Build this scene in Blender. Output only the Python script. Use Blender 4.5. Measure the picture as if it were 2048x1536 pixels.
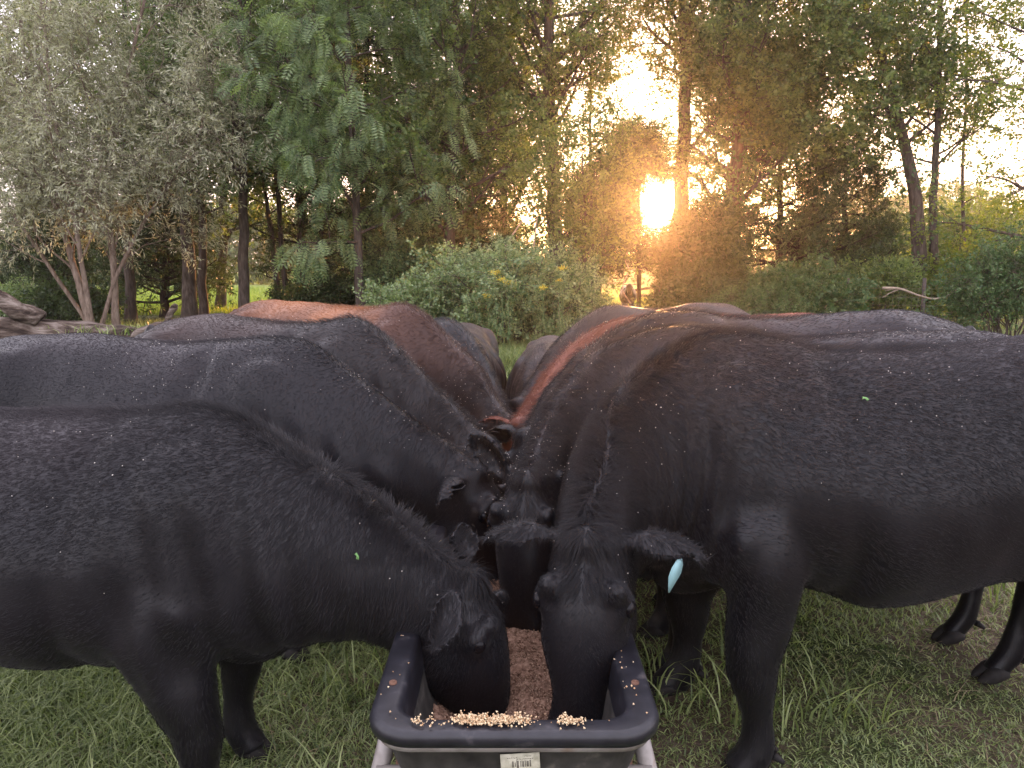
import bpy, math, random
import numpy as np
from mathutils import Vector, Matrix

# ------------------------------------------------------------------ scene, camera, light
for o in list(bpy.data.objects): bpy.data.objects.remove(o)
S = bpy.context.scene
COL = S.collection
CAMH, PITCH, F = 1.55, math.radians(8.5), 1500.0
cam_d = bpy.data.cameras.new('camera'); cam = bpy.data.objects.new('camera', cam_d); COL.objects.link(cam)
cam.location = (0, 0, CAMH); cam.rotation_euler = (math.radians(90) - PITCH, 0, 0)
cam_d.sensor_width = 36; cam_d.lens = F/2048*36; cam_d.clip_start = .05; cam_d.clip_end = 3000
S.camera = cam
SUN_EL, SUN_AZ = math.radians(4.9), math.radians(10.8)
sun_vec = Vector((math.sin(SUN_AZ)*math.cos(SUN_EL), math.cos(SUN_AZ)*math.cos(SUN_EL), math.sin(SUN_EL)))
W = bpy.data.worlds.new('World'); S.world = W; W.use_nodes = True
wn, wl = W.node_tree.nodes, W.node_tree.links
wn.clear()
sky = wn.new('ShaderNodeTexSky'); sky.sky_type = 'NISHITA'; sky.sun_disc = False
sky.sun_elevation = SUN_EL; sky.sun_rotation = SUN_AZ; sky.air_density = 1.0; sky.dust_density = 2.5; sky.ozone_density = 1.0
bg = wn.new('ShaderNodeBackground'); bg.inputs['Strength'].default_value = 0.15
# thin bright cloud veil over the blue, and the sun with its aureole
tc = wn.new('ShaderNodeTexCoord')
dot = wn.new('ShaderNodeVectorMath'); dot.operation = 'DOT_PRODUCT'; dot.inputs[1].default_value = sun_vec
nrm = wn.new('ShaderNodeVectorMath'); nrm.operation = 'NORMALIZE'
wl.new(tc.outputs['Generated'], nrm.inputs[0]); wl.new(nrm.outputs[0], dot.inputs[0])
def wmath(op, a, b=None):
    m = wn.new('ShaderNodeMath'); m.operation = op
    for i, v in enumerate((a, b)):
        if v is None: continue
        if isinstance(v, (int, float)): m.inputs[i].default_value = v
        else: wl.new(v, m.inputs[i])
    return m.outputs[0]
cl = wmath('MAXIMUM', dot.outputs['Value'], 0.0)
disc = wmath('MULTIPLY', wmath('POWER', cl, 9000.0), 260.0)
aur = wmath('MULTIPLY', wmath('POWER', cl, 420.0), 22.0)
glow = wmath('ADD', disc, aur)
warm = wn.new('ShaderNodeVectorMath'); warm.operation = 'SCALE'; warm.inputs[0].default_value = (1.0, .58, .24)
wl.new(glow, warm.inputs['Scale'])
veil = wn.new('ShaderNodeVectorMath'); veil.operation = 'MULTIPLY_ADD'
veil.inputs[1].default_value = (.62, .56, .62); veil.inputs[2].default_value = (4.15, 3.80, 4.30)
wl.new(sky.outputs[0], veil.inputs[0])
addv = wn.new('ShaderNodeVectorMath'); addv.operation = 'ADD'
wl.new(veil.outputs[0], addv.inputs[0]); wl.new(warm.outputs[0], addv.inputs[1])
wl.new(addv.outputs[0], bg.inputs['Color'])
wo = wn.new('ShaderNodeOutputWorld'); wl.new(bg.outputs[0], wo.inputs['Surface'])
sun_d = bpy.data.lights.new('sun', 'SUN'); sun_d.energy = 3.2; sun_d.angle = math.radians(.53); sun_d.color = (1, .44, .16)
sun = bpy.data.objects.new('sun', sun_d); COL.objects.link(sun)
sun.rotation_euler = sun_vec.to_track_quat('Z', 'Y').to_euler(); sun.location = (10, 60, 30)
S.view_settings.view_transform = 'Standard'; S.view_settings.look = 'None'; S.view_settings.gamma = 1
S.view_settings.exposure = 1.9
S.render.engine = 'CYCLES'
S.cycles.max_bounces = 6; S.cycles.transparent_max_bounces = 4; S.cycles.volume_bounces = 0

# ------------------------------------------------------------------ helpers
def px(x, y, Y):          # a pixel of the 2048x1536 photo, at ground distance Y -> point in the world
    a = math.atan((y - 768)/F) + PITCH
    z = CAMH - Y*math.tan(a)
    dep = Y*math.cos(PITCH) + (CAMH - z)*math.sin(PITCH)
    return np.array(((x - 1024)/F*dep, Y, z))
def pxx(x, Y, z=0.0):
    return (x - 1024)/F*(Y*math.cos(PITCH) + (CAMH - z)*math.sin(PITCH))
def topx(p):
    x, y, z = p
    dep = y*math.cos(PITCH) + (CAMH - z)*math.sin(PITCH)
    up = (z - CAMH)*math.cos(PITCH) + y*math.sin(PITCH)
    return (round(1024 + F*x/dep), round(768 - F*up/dep))

def link(o, parent=None):
    COL.objects.link(o)
    if parent is not None: o.parent = parent
    return o
def tag(o, label=None, cat=None, group=None, kind=None):
    if label: o['label'] = label
    if cat: o['category'] = cat
    if group: o['group'] = group
    if kind: o['kind'] = kind
    return o
def thing(name, label, cat, loc=(0, 0, 0), group=None, rz=0):
    o = bpy.data.objects.new(name, None); COL.objects.link(o); o.empty_display_size = .1
    o.location = loc; o.rotation_euler = (0, 0, rz)
    return tag(o, label, cat, group)

def mesh_np(name, V, Fq, mat=None, smooth=False, attr=None):
    """V (n,3); Fq (m,k) array or list of such arrays"""
    if not isinstance(Fq, (list, tuple)): Fq = [Fq]
    Fq = [f for f in Fq if len(f)]
    me = bpy.data.meshes.new(name)
    me.vertices.add(len(V)); me.vertices.foreach_set('co', np.asarray(V, np.float32).ravel())
    loops = np.concatenate([f.ravel() for f in Fq]).astype(np.int32)
    cnt = np.concatenate([np.full(len(f), f.shape[1]) for f in Fq]).astype(np.int32)
    me.loops.add(len(loops)); me.loops.foreach_set('vertex_index', loops)
    me.polygons.add(len(cnt)); st = np.concatenate(([0], np.cumsum(cnt)[:-1])).astype(np.int32)
    me.polygons.foreach_set('loop_start', st); me.polygons.foreach_set('loop_total', cnt)
    if smooth: me.polygons.foreach_set('use_smooth', np.ones(len(cnt), bool))
    me.update(calc_edges=True)
    if attr is not None:
        a = me.attributes.new('rnd', 'FLOAT', 'POINT'); a.data.foreach_set('value', np.asarray(attr, np.float32))
    if mat: me.materials.append(mat)
    return me
def obj(name, me, parent=None, loc=None):
    o = bpy.data.objects.new(name, me); link(o, parent)
    if loc is not None: o.location = loc
    return o

class MB:                 # collects pieces into one mesh
    def __init__(s): s.V = []; s.F = {}; s.n = 0
    def add(s, V, F):
        V = np.asarray(V, float).reshape(-1, 3)
        for f in (F if isinstance(F, (list, tuple)) and len(F) and isinstance(F[0], np.ndarray) and F[0].ndim == 2 else [np.asarray(F)]):
            s.F.setdefault(f.shape[1], []).append(f + s.n)
        s.V.append(V); s.n += len(V)
    def arrays(s): return np.concatenate(s.V), [np.concatenate(f) for f in s.F.values()]
    def mesh(s, name, mat=None, smooth=True):
        V, F = s.arrays(); return mesh_np(name, V, F, mat, smooth)
    def box(s, c, d, R=None):
        v = np.array([(i, j, k) for i in (-.5, .5) for j in (-.5, .5) for k in (-.5, .5)])*np.array(d)
        if R is not None: v = v @ np.array(R).T
        f = np.array([(0, 1, 3, 2), (4, 6, 7, 5), (0, 4, 5, 1), (2, 3, 7, 6), (0, 2, 6, 4), (1, 5, 7, 3)])
        s.add(v + np.array(c), f)
    def ell(s, c, r, R=None, nu=20, nv=12):
        V = []; 
        for j in range(nv + 1):
            th = math.pi*j/nv
            for i in range(nu):
                ph = 2*math.pi*i/nu
                V.append((math.sin(th)*math.cos(ph), math.sin(th)*math.sin(ph), math.cos(th)))
        V = np.array(V)*np.array(r)
        if R is not None: V = V @ np.array(R).T
        F = [(j*nu+i, (j+1)*nu+i, (j+1)*nu+(i+1) % nu, j*nu+(i+1) % nu) for j in range(nv) for i in range(nu)]
        s.add(V + np.array(c), np.array(F))
    def tube(s, P, R, n=8, cap=True, squash=None):
        P = np.array(P, float); R = np.broadcast_to(np.asarray(R, float), (len(P),))
        V, F = tubes(P[None], R[None], n)
        s.add(V, F)
        if cap:
            k = len(P)
            s.F.setdefault(n, []).append(np.array([[s.n - n*k + i for i in range(n)][::-1]]))
            s.F.setdefault(n, []).append(np.array([[s.n - n + i for i in range(n)]]))

def tubes(P, R, n=5):     # P (N,K,3), R (N,K) -> verts, quads
    N, K, _ = P.shape
    T = np.gradient(P, axis=1); T /= np.linalg.norm(T, axis=2, keepdims=True) + 1e-9
    m = T.mean(axis=1); ref = np.where(np.abs(m[:, 2:3]) < .8, np.array([[0, 0, 1.]]), np.array([[1., 0, 0]]))[:, None, :]
    A = np.cross(T, ref); A /= np.linalg.norm(A, axis=2, keepdims=True) + 1e-9
    B = np.cross(T, A)
    t = np.arange(n)*2*np.pi/n
    V = P[:, :, None] + R[:, :, None, None]*(np.cos(t)[None, None, :, None]*A[:, :, None] + np.sin(t)[None, None, :, None]*B[:, :, None])
    i = np.arange(N)[:, None, None]*K*n; k = np.arange(K-1)[None, :, None]*n; j = np.arange(n)[None, None, :]; j2 = (j+1) % n
    Fq = np.stack([i+k+j, i+k+j2, i+k+n+j2, i+k+n+j], -1).reshape(-1, 4)
    return V.reshape(-1, 3), Fq

def crom(P, m):           # Catmull-Rom resample of rows of P, m steps per span
    P = np.asarray(P, float); Q = np.vstack([2*P[0]-P[1], P, 2*P[-1]-P[-2]]); out = []
    for i in range(1, len(Q)-2):
        for k in range(m):
            t = k/m
            out.append(.5*((2*Q[i]) + (-Q[i-1]+Q[i+1])*t + (2*Q[i-1]-5*Q[i]+4*Q[i+1]-Q[i+2])*t*t + (-Q[i-1]+3*Q[i]-3*Q[i+1]+Q[i+2])*t**3))
    out.append(P[-1]); return np.array(out)

def wob(V, freq, seed, oct=2):   # smooth pseudo noise in about [-1,1]
    r = np.random.default_rng(seed); out = np.zeros(len(V))
    for o in range(oct):
        for _ in range(6):
            d = r.normal(size=3); d /= np.linalg.norm(d)
            out += np.sin(V @ d*freq*(1.9**o)*r.uniform(.6, 1.4) + r.uniform(0, 6.28))/(6**.5)/(1.7**o)*.8
    return out

# ------------------------------------------------------------------ materials
def mat(name):
    m = bpy.data.materials.new(name); m.use_nodes = True
    nt = m.node_tree; b = nt.nodes['Principled BSDF']
    return m, nt, b
def ramp(nt, src, stops):
    r = nt.nodes.new('ShaderNodeValToRGB'); e = r.color_ramp.elements
    while len(e) < len(stops): e.new(.5)
    for i, (p, c) in enumerate(stops): e[i].position = p; e[i].color = (*c, 1)
    nt.links.new(src, r.inputs[0]); return r.outputs[0]
def noise(nt, scale, detail=4, coord='Object', rough=.55, vscale=None):
    t = nt.nodes.new('ShaderNodeTexCoord'); n = nt.nodes.new('ShaderNodeTexNoise')
    n.inputs['Scale'].default_value = scale; n.inputs['Detail'].default_value = detail; n.inputs['Roughness'].default_value = rough
    if vscale:
        mp = nt.nodes.new('ShaderNodeMapping'); mp.inputs['Scale'].default_value = vscale
        nt.links.new(t.outputs[coord], mp.inputs[0]); nt.links.new(mp.outputs[0], n.inputs['Vector'])
    else: nt.links.new(t.outputs[coord], n.inputs['Vector'])
    return n.outputs['Fac']
def bump(nt, b, src, strength, dist):
    n = nt.nodes.new('ShaderNodeBump'); n.inputs['Strength'].default_value = strength; n.inputs['Distance'].default_value = dist
    nt.links.new(src, n.inputs['Height']); nt.links.new(n.outputs[0], b.inputs['Normal'])

def noisy_mat(name, stops, scale, rough=.8, bs=None, bd=.01, detail=5, vscale=None, spec=.3, bscale=None):
    m, nt, b = mat(name)
    n = noise(nt, scale, detail, vscale=vscale)
    nt.links.new(ramp(nt, n, stops), b.inputs['Base Color'])
    b.inputs['Roughness'].default_value = rough; b.inputs['Specular IOR Level'].default_value = spec
    if bs: bump(nt, b, noise(nt, bscale or scale*2, detail, vscale=vscale), bs, bd)
    return m

def leaf_mat(name, dark, light, trans=.4, tcol=None, rough=.5, spec=.35):
    m = bpy.data.materials.new(name); m.use_nodes = True; nt = m.node_tree; nt.nodes.clear()
    a = nt.nodes.new('ShaderNodeAttribute'); a.attribute_name = 'rnd'
    c = ramp(nt, a.outputs['Fac'], [(0, dark), (1, light)])
    pb = nt.nodes.new('ShaderNodeBsdfPrincipled'); pb.inputs['Roughness'].default_value = rough; pb.inputs['Specular IOR Level'].default_value = spec
    nt.links.new(c, pb.inputs['Base Color'])
    tr = nt.nodes.new('ShaderNodeBsdfTranslucent')
    mu = nt.nodes.new('ShaderNodeMix'); mu.data_type = 'RGBA'; mu.blend_type = 'MULTIPLY'; mu.inputs['Factor'].default_value = 1
    nt.links.new(c, mu.inputs['A']); mu.inputs['B'].default_value = (*(tcol or (1.6, 1.7, .7)), 1)
    nt.links.new(mu.outputs['Result'], tr.inputs['Color'])
    mx = nt.nodes.new('ShaderNodeMixShader'); mx.inputs[0].default_value = trans
    nt.links.new(pb.outputs[0], mx.inputs[1]); nt.links.new(tr.outputs[0], mx.inputs[2])
    o = nt.nodes.new('ShaderNodeOutputMaterial'); nt.links.new(mx.outputs[0], o.inputs[0])
    return m

# ------------------------------------------------------------------ cattle
def coat_mat(name, dark, mid, high, rough=.43, spec=.30):
    m, nt, b = mat(name)
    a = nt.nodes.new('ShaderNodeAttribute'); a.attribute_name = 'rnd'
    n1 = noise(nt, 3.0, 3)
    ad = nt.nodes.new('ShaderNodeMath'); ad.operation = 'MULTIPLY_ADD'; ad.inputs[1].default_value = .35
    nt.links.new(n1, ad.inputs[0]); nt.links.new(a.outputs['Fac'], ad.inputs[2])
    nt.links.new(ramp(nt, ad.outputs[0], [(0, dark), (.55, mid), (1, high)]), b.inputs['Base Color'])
    b.inputs['Roughness'].default_value = rough; b.inputs['Specular IOR Level'].default_value = spec
    b.inputs['Sheen Weight'].default_value = .05; b.inputs['Sheen Roughness'].default_value = .4
    bump(nt, b, noise(nt, 60, 4, vscale=(.35, 1, .6)), .12, .004)
    return m
COAT = {
 'black': coat_mat('black_coat', (.003, .0026, .0034), (.0072, .0064, .0082), (.042, .034, .038)),
 'brownblack': coat_mat('brown_black_coat', (.005, .004, .0045), (.013, .0095, .0095), (.055, .030, .024)),
 'red': coat_mat('red_brown_coat', (.014, .008, .007), (.085, .033, .018), (.48, .20, .08)),  # brightest tone paints warm low sunlight on back and rump into the coat
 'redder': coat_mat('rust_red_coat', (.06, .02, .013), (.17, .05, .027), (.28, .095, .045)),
 'greybrown': coat_mat('grey_brown_coat', (.010, .009, .010), (.03, .023, .022), (.08, .06, .055)),
}
COAT['slick'] = coat_mat('slick_black_coat', (.003, .0026, .0034), (.0085, .0075, .0095), (.055, .043, .047), .44, .26)
M_hoof = noisy_mat('hoof_horn', [(.3, (.008, .007, .007)), (.8, (.030, .026, .023))], 30, .75)
m_, nt_, b_ = mat('wet_eye'); b_.inputs['Base Color'].default_value = (.006, .005, .006, 1); b_.inputs['Roughness'].default_value = .25; b_.inputs['Specular IOR Level'].default_value = .2; M_eye = m_
m_, nt_, b_ = mat('ear_tag_teal'); b_.inputs['Base Color'].default_value = (.28, .49, .51, 1); b_.inputs['Roughness'].default_value = .4; M_tag = m_
m_, nt_, b_ = mat('ear_tag_yellow'); b_.inputs['Base Color'].default_value = (.85, .6, .05, 1); b_.inputs['Roughness'].default_value = .4; M_tagy = m_

# sagittal template, scale 1: s_top, z_top, s_bottom, z_bottom, half width, narrowing towards the top
FEED = [(-1.50, 1.10, -1.50, .98, .05, 0), (-1.46, 1.20, -1.52, .86, .13, 0), (-1.38, 1.275, -1.48, .74, .215, .05), (-1.24, 1.325, -1.32, .64, .265, .1),
        (-1.06, 1.345, -1.10, .60, .285, .08), (-.86, 1.335, -.88, .60, .30, .1), (-.64, 1.32, -.66, .555, .345, .2), (-.40, 1.315, -.42, .52, .375, .3),
        (-.18, 1.33, -.22, .525, .35, .34), (.0, 1.35, -.05, .55, .30, .42), (.15, 1.325, .10, .56, .265, .42), (.32, 1.245, .22, .59, .215, .38),
        (.47, 1.15, .35, .62, .175, .35), (.61, 1.045, .48, .63, .138, .3), (.74, .95, .59, .61, .118, .2), (.845, .875, .655, .57, .112, .05),
        (.915, .79, .70, .51, .110, -.05), (.95, .70, .735, .455, .116, -.1), (.965, .60, .79, .415, .095, -.1), (.967, .50, .825, .385, .076, 0),
        (.967, .42, .85, .36, .080, 0), (.957, .37, .865, .34, .078, 0), (.94, .345, .88, .335, .045, 0)]
ALERT = [r for r in FEED[:11]] + [(.30, 1.33, .22, .68, .20, .3), (.45, 1.38, .36, .86, .16, .25), (.58, 1.44, .47, 1.02, .14, .2), (.68, 1.47, .56, 1.10, .13, .1),
        (.76, 1.45, .64, 1.10, .13, 0), (.83, 1.39, .68, 1.06, .125, 0), (.88, 1.31, .73, 1.01, .11, 0), (.92, 1.22, .79, .98, .09, 0), (.95, 1.14, .84, .96, .08, 0), (.96, 1.08, .88, .95, .07, 0), (.94, 1.05, .90, .97, .04, 0)]
def loft(rows, nr=28, m=4):
    R = crom(rows, m); V = []
    t = np.arange(nr)*2*np.pi/nr
    for st, zt, sb, zb, w, k in R:
        c = np.array(((st+sb)/2, 0, (zt+zb)/2)); h = np.array(((st-sb)/2, 0, (zt-zb)/2))
        sn, cs = np.sin(t), np.cos(t)
        cs = np.sign(cs)*np.abs(cs)**.88; sn = np.sign(sn)*np.abs(sn)**.95
        lw = w*cs*(1 - k*np.clip(sn, -1, 1)*np.where(sn > 0, 1, .35))
        V.append(c[None] + sn[:, None]*h[None] + lw[:, None]*np.array([[0, 1, 0]]))
    K = len(V); V = np.concatenate(V)
    i = np.arange(K-1)[:, None]*nr; j = np.arange(nr)[None]; j2 = (j+1) % nr
    q = np.stack([i+j, i+j2, i+nr+j2, i+nr+j], -1).reshape(-1, 4)
    caps = np.array([list(range(nr))[::-1], list(range((K-1)*nr, K*nr))])
    return V, [q, caps]
def ear_piece(mb, base, d, face, L=.215, Wd=.058, th=.015):
    d = np.array(d, float); d /= np.linalg.norm(d); f = np.array(face, float); f -= f.dot(d)*d; f /= np.linalg.norm(f); sd = np.cross(d, f)
    nu, nv = 14, 11; top = []
    for a in (0, 1):
        for i in range(nu):
            u = i/(nu-1); w = Wd*(.30 + .70*math.sin(min(1, u*1.7)*math.pi/2))*math.sqrt(max(.004, 1 - max(0, (u-.35)/.65)**2.4))
            tk = th*(1.9 - 1.1*u)
            for j in range(nv):
                v = -1 + 2*j/(nv-1)
                cup = (v*v - .75)*w*1.15*(1 - .35*u)
                p = np.array(base) + d*(u*L) + sd*(v*w) + f*(cup + .015*u - (tk if a else 0)*(1 - .5*v*v)) - f*0.0 + np.array((0, 0, -.035*u*u))
                top.append(p)
    V = np.array(top); N = nu*nv; F = []
    for i in range(nu-1):
        for j in range(nv-1):
            a = i*nv+j; F.append((a, a+1, a+nv+1, a+nv)); F.append((N+a, N+a+nv, N+a+nv+1, N+a+1))
    bd = [j for j in range(nv)] + [i*nv+nv-1 for i in range(1, nu)] + [(nu-1)*nv+j for j in range(nv-2, -1, -1)] + [i*nv for i in range(nu-2, 0, -1)]
    for k in range(len(bd)):
        a, b = bd[k], bd[(k+1) % len(bd)]; F.append((a, N+a, N+b, b))
    mb.add(V, np.array(F))

def bend_fn(yaws, z0=0):   # yaws: list of (s0, s1, angle) turning about the vertical, angle toward +lateral positive
    ss = np.linspace(-2, 2, 801); ph = np.zeros_like(ss)
    for s0, s1, a in yaws:
        u = np.clip((ss-s0)/(s1-s0), 0, 1); ph += a*u*u*(3-2*u)
    dx = np.cos(ph); dy = np.sin(ph); h = ss[1]-ss[0]
    cx = np.concatenate(([0], np.cumsum((dx[1:]+dx[:-1])/2*h))); cy = np.concatenate(([0], np.cumsum((dy[1:]+dy[:-1])/2*h)))
    i0 = np.interp(0, ss, cx); j0 = np.interp(0, ss, cy); cx -= i0; cy -= j0
    def f(P):
        s = P[:, 0]; l = P[:, 1]; p = np.interp(s, ss, ph)
        return np.stack([np.interp(s, ss, cx) - l*np.sin(p), np.interp(s, ss, cy) + l*np.cos(p), P[:, 2]], 1)
    return f

def make_cow(label, cat, loc, head, scale=1., zs=1., yaw=(), coat='black', legs=None, ears=None, voxel=.011, fur=60000, hairlen=1., group=None,
             seed=1, belly=0., rows=None, parts=True, dark_neck=0., tagcol=None, fold=0., hlow=0., hairr=.0006, headpitch=0, leglat=0., legr=1., nshort=1., earL=.215, earW=.058, ebase=None, hookz=0.):
    rows = [list(r) for r in (rows or FEED)]
    for r in rows:
        if -1.3 < r[2] < .1: r[3] += belly if r[2] > -.3 else -.55*belly
        if r[0] > .3: r[1] += hlow; r[3] += hlow
    V, F = loft(rows)
    mb = MB(); mb.add(V, F[0]); mb.F.setdefault(28, []).append(F[1])
    hz = hlow if rows[14][1] < 1.2 else .58
    alert = rows[14][1] > 1.2
    for sd in (1, -1):
        # shoulder blade, point of shoulder, haunch, hook bone, pin bone
        mb.ell((-.01, sd*.215, .97), (.16, .075, .31), Matrix.Rotation(.25*1, 3, 'Y') @ Matrix.Rotation(sd*.20, 3, 'X'))
        mb.ell((.10, sd*.19, .78), (.13, .085, .17))
        mb.ell((-1.16, sd*.20, .98), (.24, .115, .30))
        mb.ell((-1.42, sd*.11, 1.17), (.07, .055, .07))
        # front leg
        lx, lz = (legs or {}).get('f%d' % sd, (0., 0.))
        q_ = leglat; P = [(.02, sd*(.17+q_*.4), .82), (-.04, sd*(.18+q_*.6), .68), (-.01+lx*.35, sd*(.165+q_*.8), .52), (.015+lx*.62, sd*(.155+q_), .385), (.01+lx*.66, sd*(.155+q_), .345), (.0+lx*.85, sd*(.15+q_), .22), (lx*.97, sd*(.15+q_), .115), (.03+lx, sd*(.15+q_), .065), (.045+lx, sd*(.15+q_), .035)]
        mb.tube(crom(P, 3), legr*np.interp(np.linspace(0, 8, 25), range(9), (.105, .10, .078, .058, .057, .038, .045, .042, .050)), 14)
        lx, lz = (legs or {}).get('h%d' % sd, (0., 0.))
        P = [(-1.12, sd*.17, .86), (-1.06+lx*.1, sd*.19, .72), (-1.16+lx*.4, sd*.175, .58), (-1.30+lx*.6, sd*.155, .46), (-1.31+lx*.65, sd*.155, .42), (-1.27+lx*.85, sd*.15, .25), (-1.25+lx*.97, sd*.15, .125), (-1.21+lx, sd*.15, .07), (-1.195+lx, sd*.15, .035)]
        mb.tube(crom(P, 3), np.interp(np.linspace(0, 8, 25), range(9), (.17, .135, .095, .060, .058, .038, .048, .043, .053)), 14)
        # jaw and brow, cheek
        if not alert:
            mb.ell((.765, sd*.072, .595+hz), (.085, .052, .10), Matrix.Rotation(.5, 3, 'Y'))
            mb.ell((.885, sd*.108, .705+hz), (.038, .030, .048)); mb.ell((.925, sd*.088, .755+hz), (.03, .032, .035)); mb.ell((.86, sd*.085, .60+hz), (.05, .035, .10), Matrix.Rotation(.25, 3, 'Y'))
            mb.ell((.93, sd*.05, .39+hz), (.042, .036, .042))
        else:
            mb.ell((.80, sd*.11, 1.30), (.035, .028, .045)); mb.ell((.92, sd*.05, 1.06), (.045, .035, .04))
    if not alert:
        mb.ell((.855, 0, .85+hz), (.05, .07, .045))
        mb.ell((.12, 0, .60), (.16, .085, .10))
    er = ears or {}
    eb = ebase or ((.805, .095, .815+hz) if not alert else (.715, .10, 1.385))
    for sd in (1, -1):
        d, fc = er.get(sd, ((-.12, 1, .1), (.6, 0, -.8)))
        ear_piece(mb, (eb[0], sd*eb[1], eb[2]), (d[0], sd*d[1], d[2]), (fc[0], sd*fc[1], fc[2]), earL, earW)
    V, F = mb.arrays()
    me = mesh_np('tmp', V, F); ob = bpy.data.objects.new('tmp', me); COL.objects.link(ob)
    r = ob.modifiers.new('r', 'REMESH'); r.mode = 'VOXEL'; r.voxel_size = voxel; r.use_smooth_shade = True
    dg = bpy.context.evaluated_depsgraph_get(); ev = ob.evaluated_get(dg)
    m2 = bpy.data.meshes.new_from_object(ev); bpy.data.objects.remove(ob); bpy.data.meshes.remove(me)
    n = len(m2.vertices); P = np.zeros(n*3, np.float32); m2.vertices.foreach_get('co', P); P = P.reshape(-1, 3).astype(float)
    ne = len(m2.edges); E = np.zeros(ne*2, np.int32); m2.edges.foreach_get('vertices', E); E = E.reshape(-1, 2)
    deg = np.bincount(E.ravel(), minlength=n).astype(float)
    wsm = np.where((P[:, 0] > .5) & (np.abs(P[:, 1]) > .145), .0, np.where(P[:, 0] > .6, .35, np.where(P[:, 2] < .55, .35, 1.)))
    if alert: wsm = wsm*.4
    for it in range(int(46*(.011/voxel)**1.3)):
        wi = (np.where(wsm > 0, wsm, .5 if it < 4 else 0)*.9)[:, None]
        av = np.stack([np.bincount(E[:, 0], P[E[:, 1], q], n) + np.bincount(E[:, 1], P[E[:, 0], q], n) for q in range(3)], 1)/deg[:, None]
        P = P + (av-P)*wi*.6
    m2.vertices.foreach_set('co', P.astype(np.float32).ravel()); m2.update()
    Nn = np.zeros(n*3, np.float32); m2.vertices.foreach_get('normal', Nn); Nn = Nn.reshape(-1, 3).astype(float)
    body = 1/(1 + np.exp((P[:, 0] - .72)/.05))*np.clip((P[:, 2]-.45)/.15, 0, 1)
    dsp = .012*wob(P, 7, seed)*body + .004*wob(P, 26, seed+5, 1)
    # crease behind the shoulder, ribs, folds of skin on the neck
    side = np.clip(np.abs(P[:, 1])/.2, 0, 1)
    dsp -= .026*np.exp(-((P[:, 0]+.27 - .10*(P[:, 2]-.9))/.05)**2)*side*body
    dsp -= .008*np.exp(-((P[:, 0]+.86)/.16)**2)*np.exp(-((P[:, 2]-1.12)/.12)**2)*side
    dsp += (.016+hookz)*np.exp(-((P[:, 0]+1.06)/.085)**2 - ((P[:, 2]-1.25)/.06)**2)*side
    dsp += .0018*np.sin(P[:, 0]*52)*np.exp(-((P[:, 0]+.62)/.25)**2)*np.exp(-((P[:, 2]-.95)/.22)**2)*side
    nk = np.exp(-((P[:, 0]-.2)/.28)**2)*body
    dsp += (.006 + fold*1.3)*np.sin((P[:, 0]*.9 + P[:, 2]*.22)*62 + 1.5*wob(P, 5, seed+9, 1))*nk*side*np.clip((1.28-P[:, 2])/.2, 0, 1)
    P = P + Nn*dsp[:, None]
    bf = bend_fn(yaw)
    hd = math.radians(head); Rz = np.array([[math.cos(hd), -math.sin(hd), 0], [math.sin(hd), math.cos(hd), 0], [0, 0, 1]])
    sc = np.array((scale, scale, scale*zs))
    def T(Q):
        Q = Q.copy(); q = Q[:, 0]; Q[:, 0] = np.where(q > .15, .15 + (np.minimum(q, .66)-.15)*nshort + np.maximum(q-.66, 0), q)
        return bf(Q)*sc @ Rz.T
    m2.vertices.foreach_set('co', T(P).astype(np.float32).ravel()); m2.update()
    # coat tone: backs paler to paint in sky sheen; darker neck belongs to the hide
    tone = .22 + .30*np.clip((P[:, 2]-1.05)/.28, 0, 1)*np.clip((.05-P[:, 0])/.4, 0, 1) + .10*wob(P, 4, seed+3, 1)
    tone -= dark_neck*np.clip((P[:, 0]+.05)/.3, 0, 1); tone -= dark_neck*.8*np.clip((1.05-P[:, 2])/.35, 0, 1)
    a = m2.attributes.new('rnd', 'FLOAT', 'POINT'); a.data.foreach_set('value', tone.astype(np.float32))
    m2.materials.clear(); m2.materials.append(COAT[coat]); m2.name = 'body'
    root = thing('cow' if cat != 'calf' else 'calf', label, cat, (*loc, 0), group)
    obj('body', m2, root)
    top = T(np.array([[.0, 0, 1.35], [.86, 0, .875+hlow], [.945, 0, .34+hlow], [-1.06, 0, 1.345], [-1.5, 0, 1.1], [-.4, 0, 1.315]])) + np.array((*loc, 0))
    if parts:
        for sd in (1, -1):
            for kind, (bx, bl) in {'f%d' % sd: (.045, .15+leglat), 'h%d' % sd: (-1.195, .15)}.items():
                lx, lz = (legs or {}).get(kind, (0, 0)); hb = MB()
                for q in (-1, 1):
                    rr = crom([(bx+lx-.035, sd*bl+q*.022, .045, .022), (bx+lx+.0, sd*bl+q*.024, .046, .036), (bx+lx+.045, sd*bl+q*.024, .020, .024), (bx+lx+.068, sd*bl+q*.018, .010, .008)], 3)
                    hb.tube(rr[:, :3], rr[:, 3]*.86, 12)
                    hb.tube([(bx+lx-.085, sd*bl+q*.026, .105), (bx+lx-.115, sd*bl+q*.030, .085)], [.014, .007], 8)
                V, F = hb.arrays(); V[:, 2] = np.maximum(V[:, 2], .002)
                obj('hoof', mesh_np('hoof', T(V), F, M_hoof, True), root)
            eb2 = MB(); c = (.895, sd*.118, .70+hz) if not alert else (.805, sd*.118, 1.305)
            eb2.ell(c, (.022, .016, .024)); V, F = eb2.arrays(); obj('eye', mesh_np('eye', T(V), F, M_eye, True), root)
        tb = MB(); tp = crom([(-1.44, 0, 1.24), (-1.53, .0, 1.17), (-1.56, .01, .95), (-1.56, .02, .65), (-1.55, .02, .45)], 4)
        tb.tube(tp, np.interp(np.linspace(0, 1, len(tp)), (0, .2, 1), (.04, .026, .016)), 10)
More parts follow.
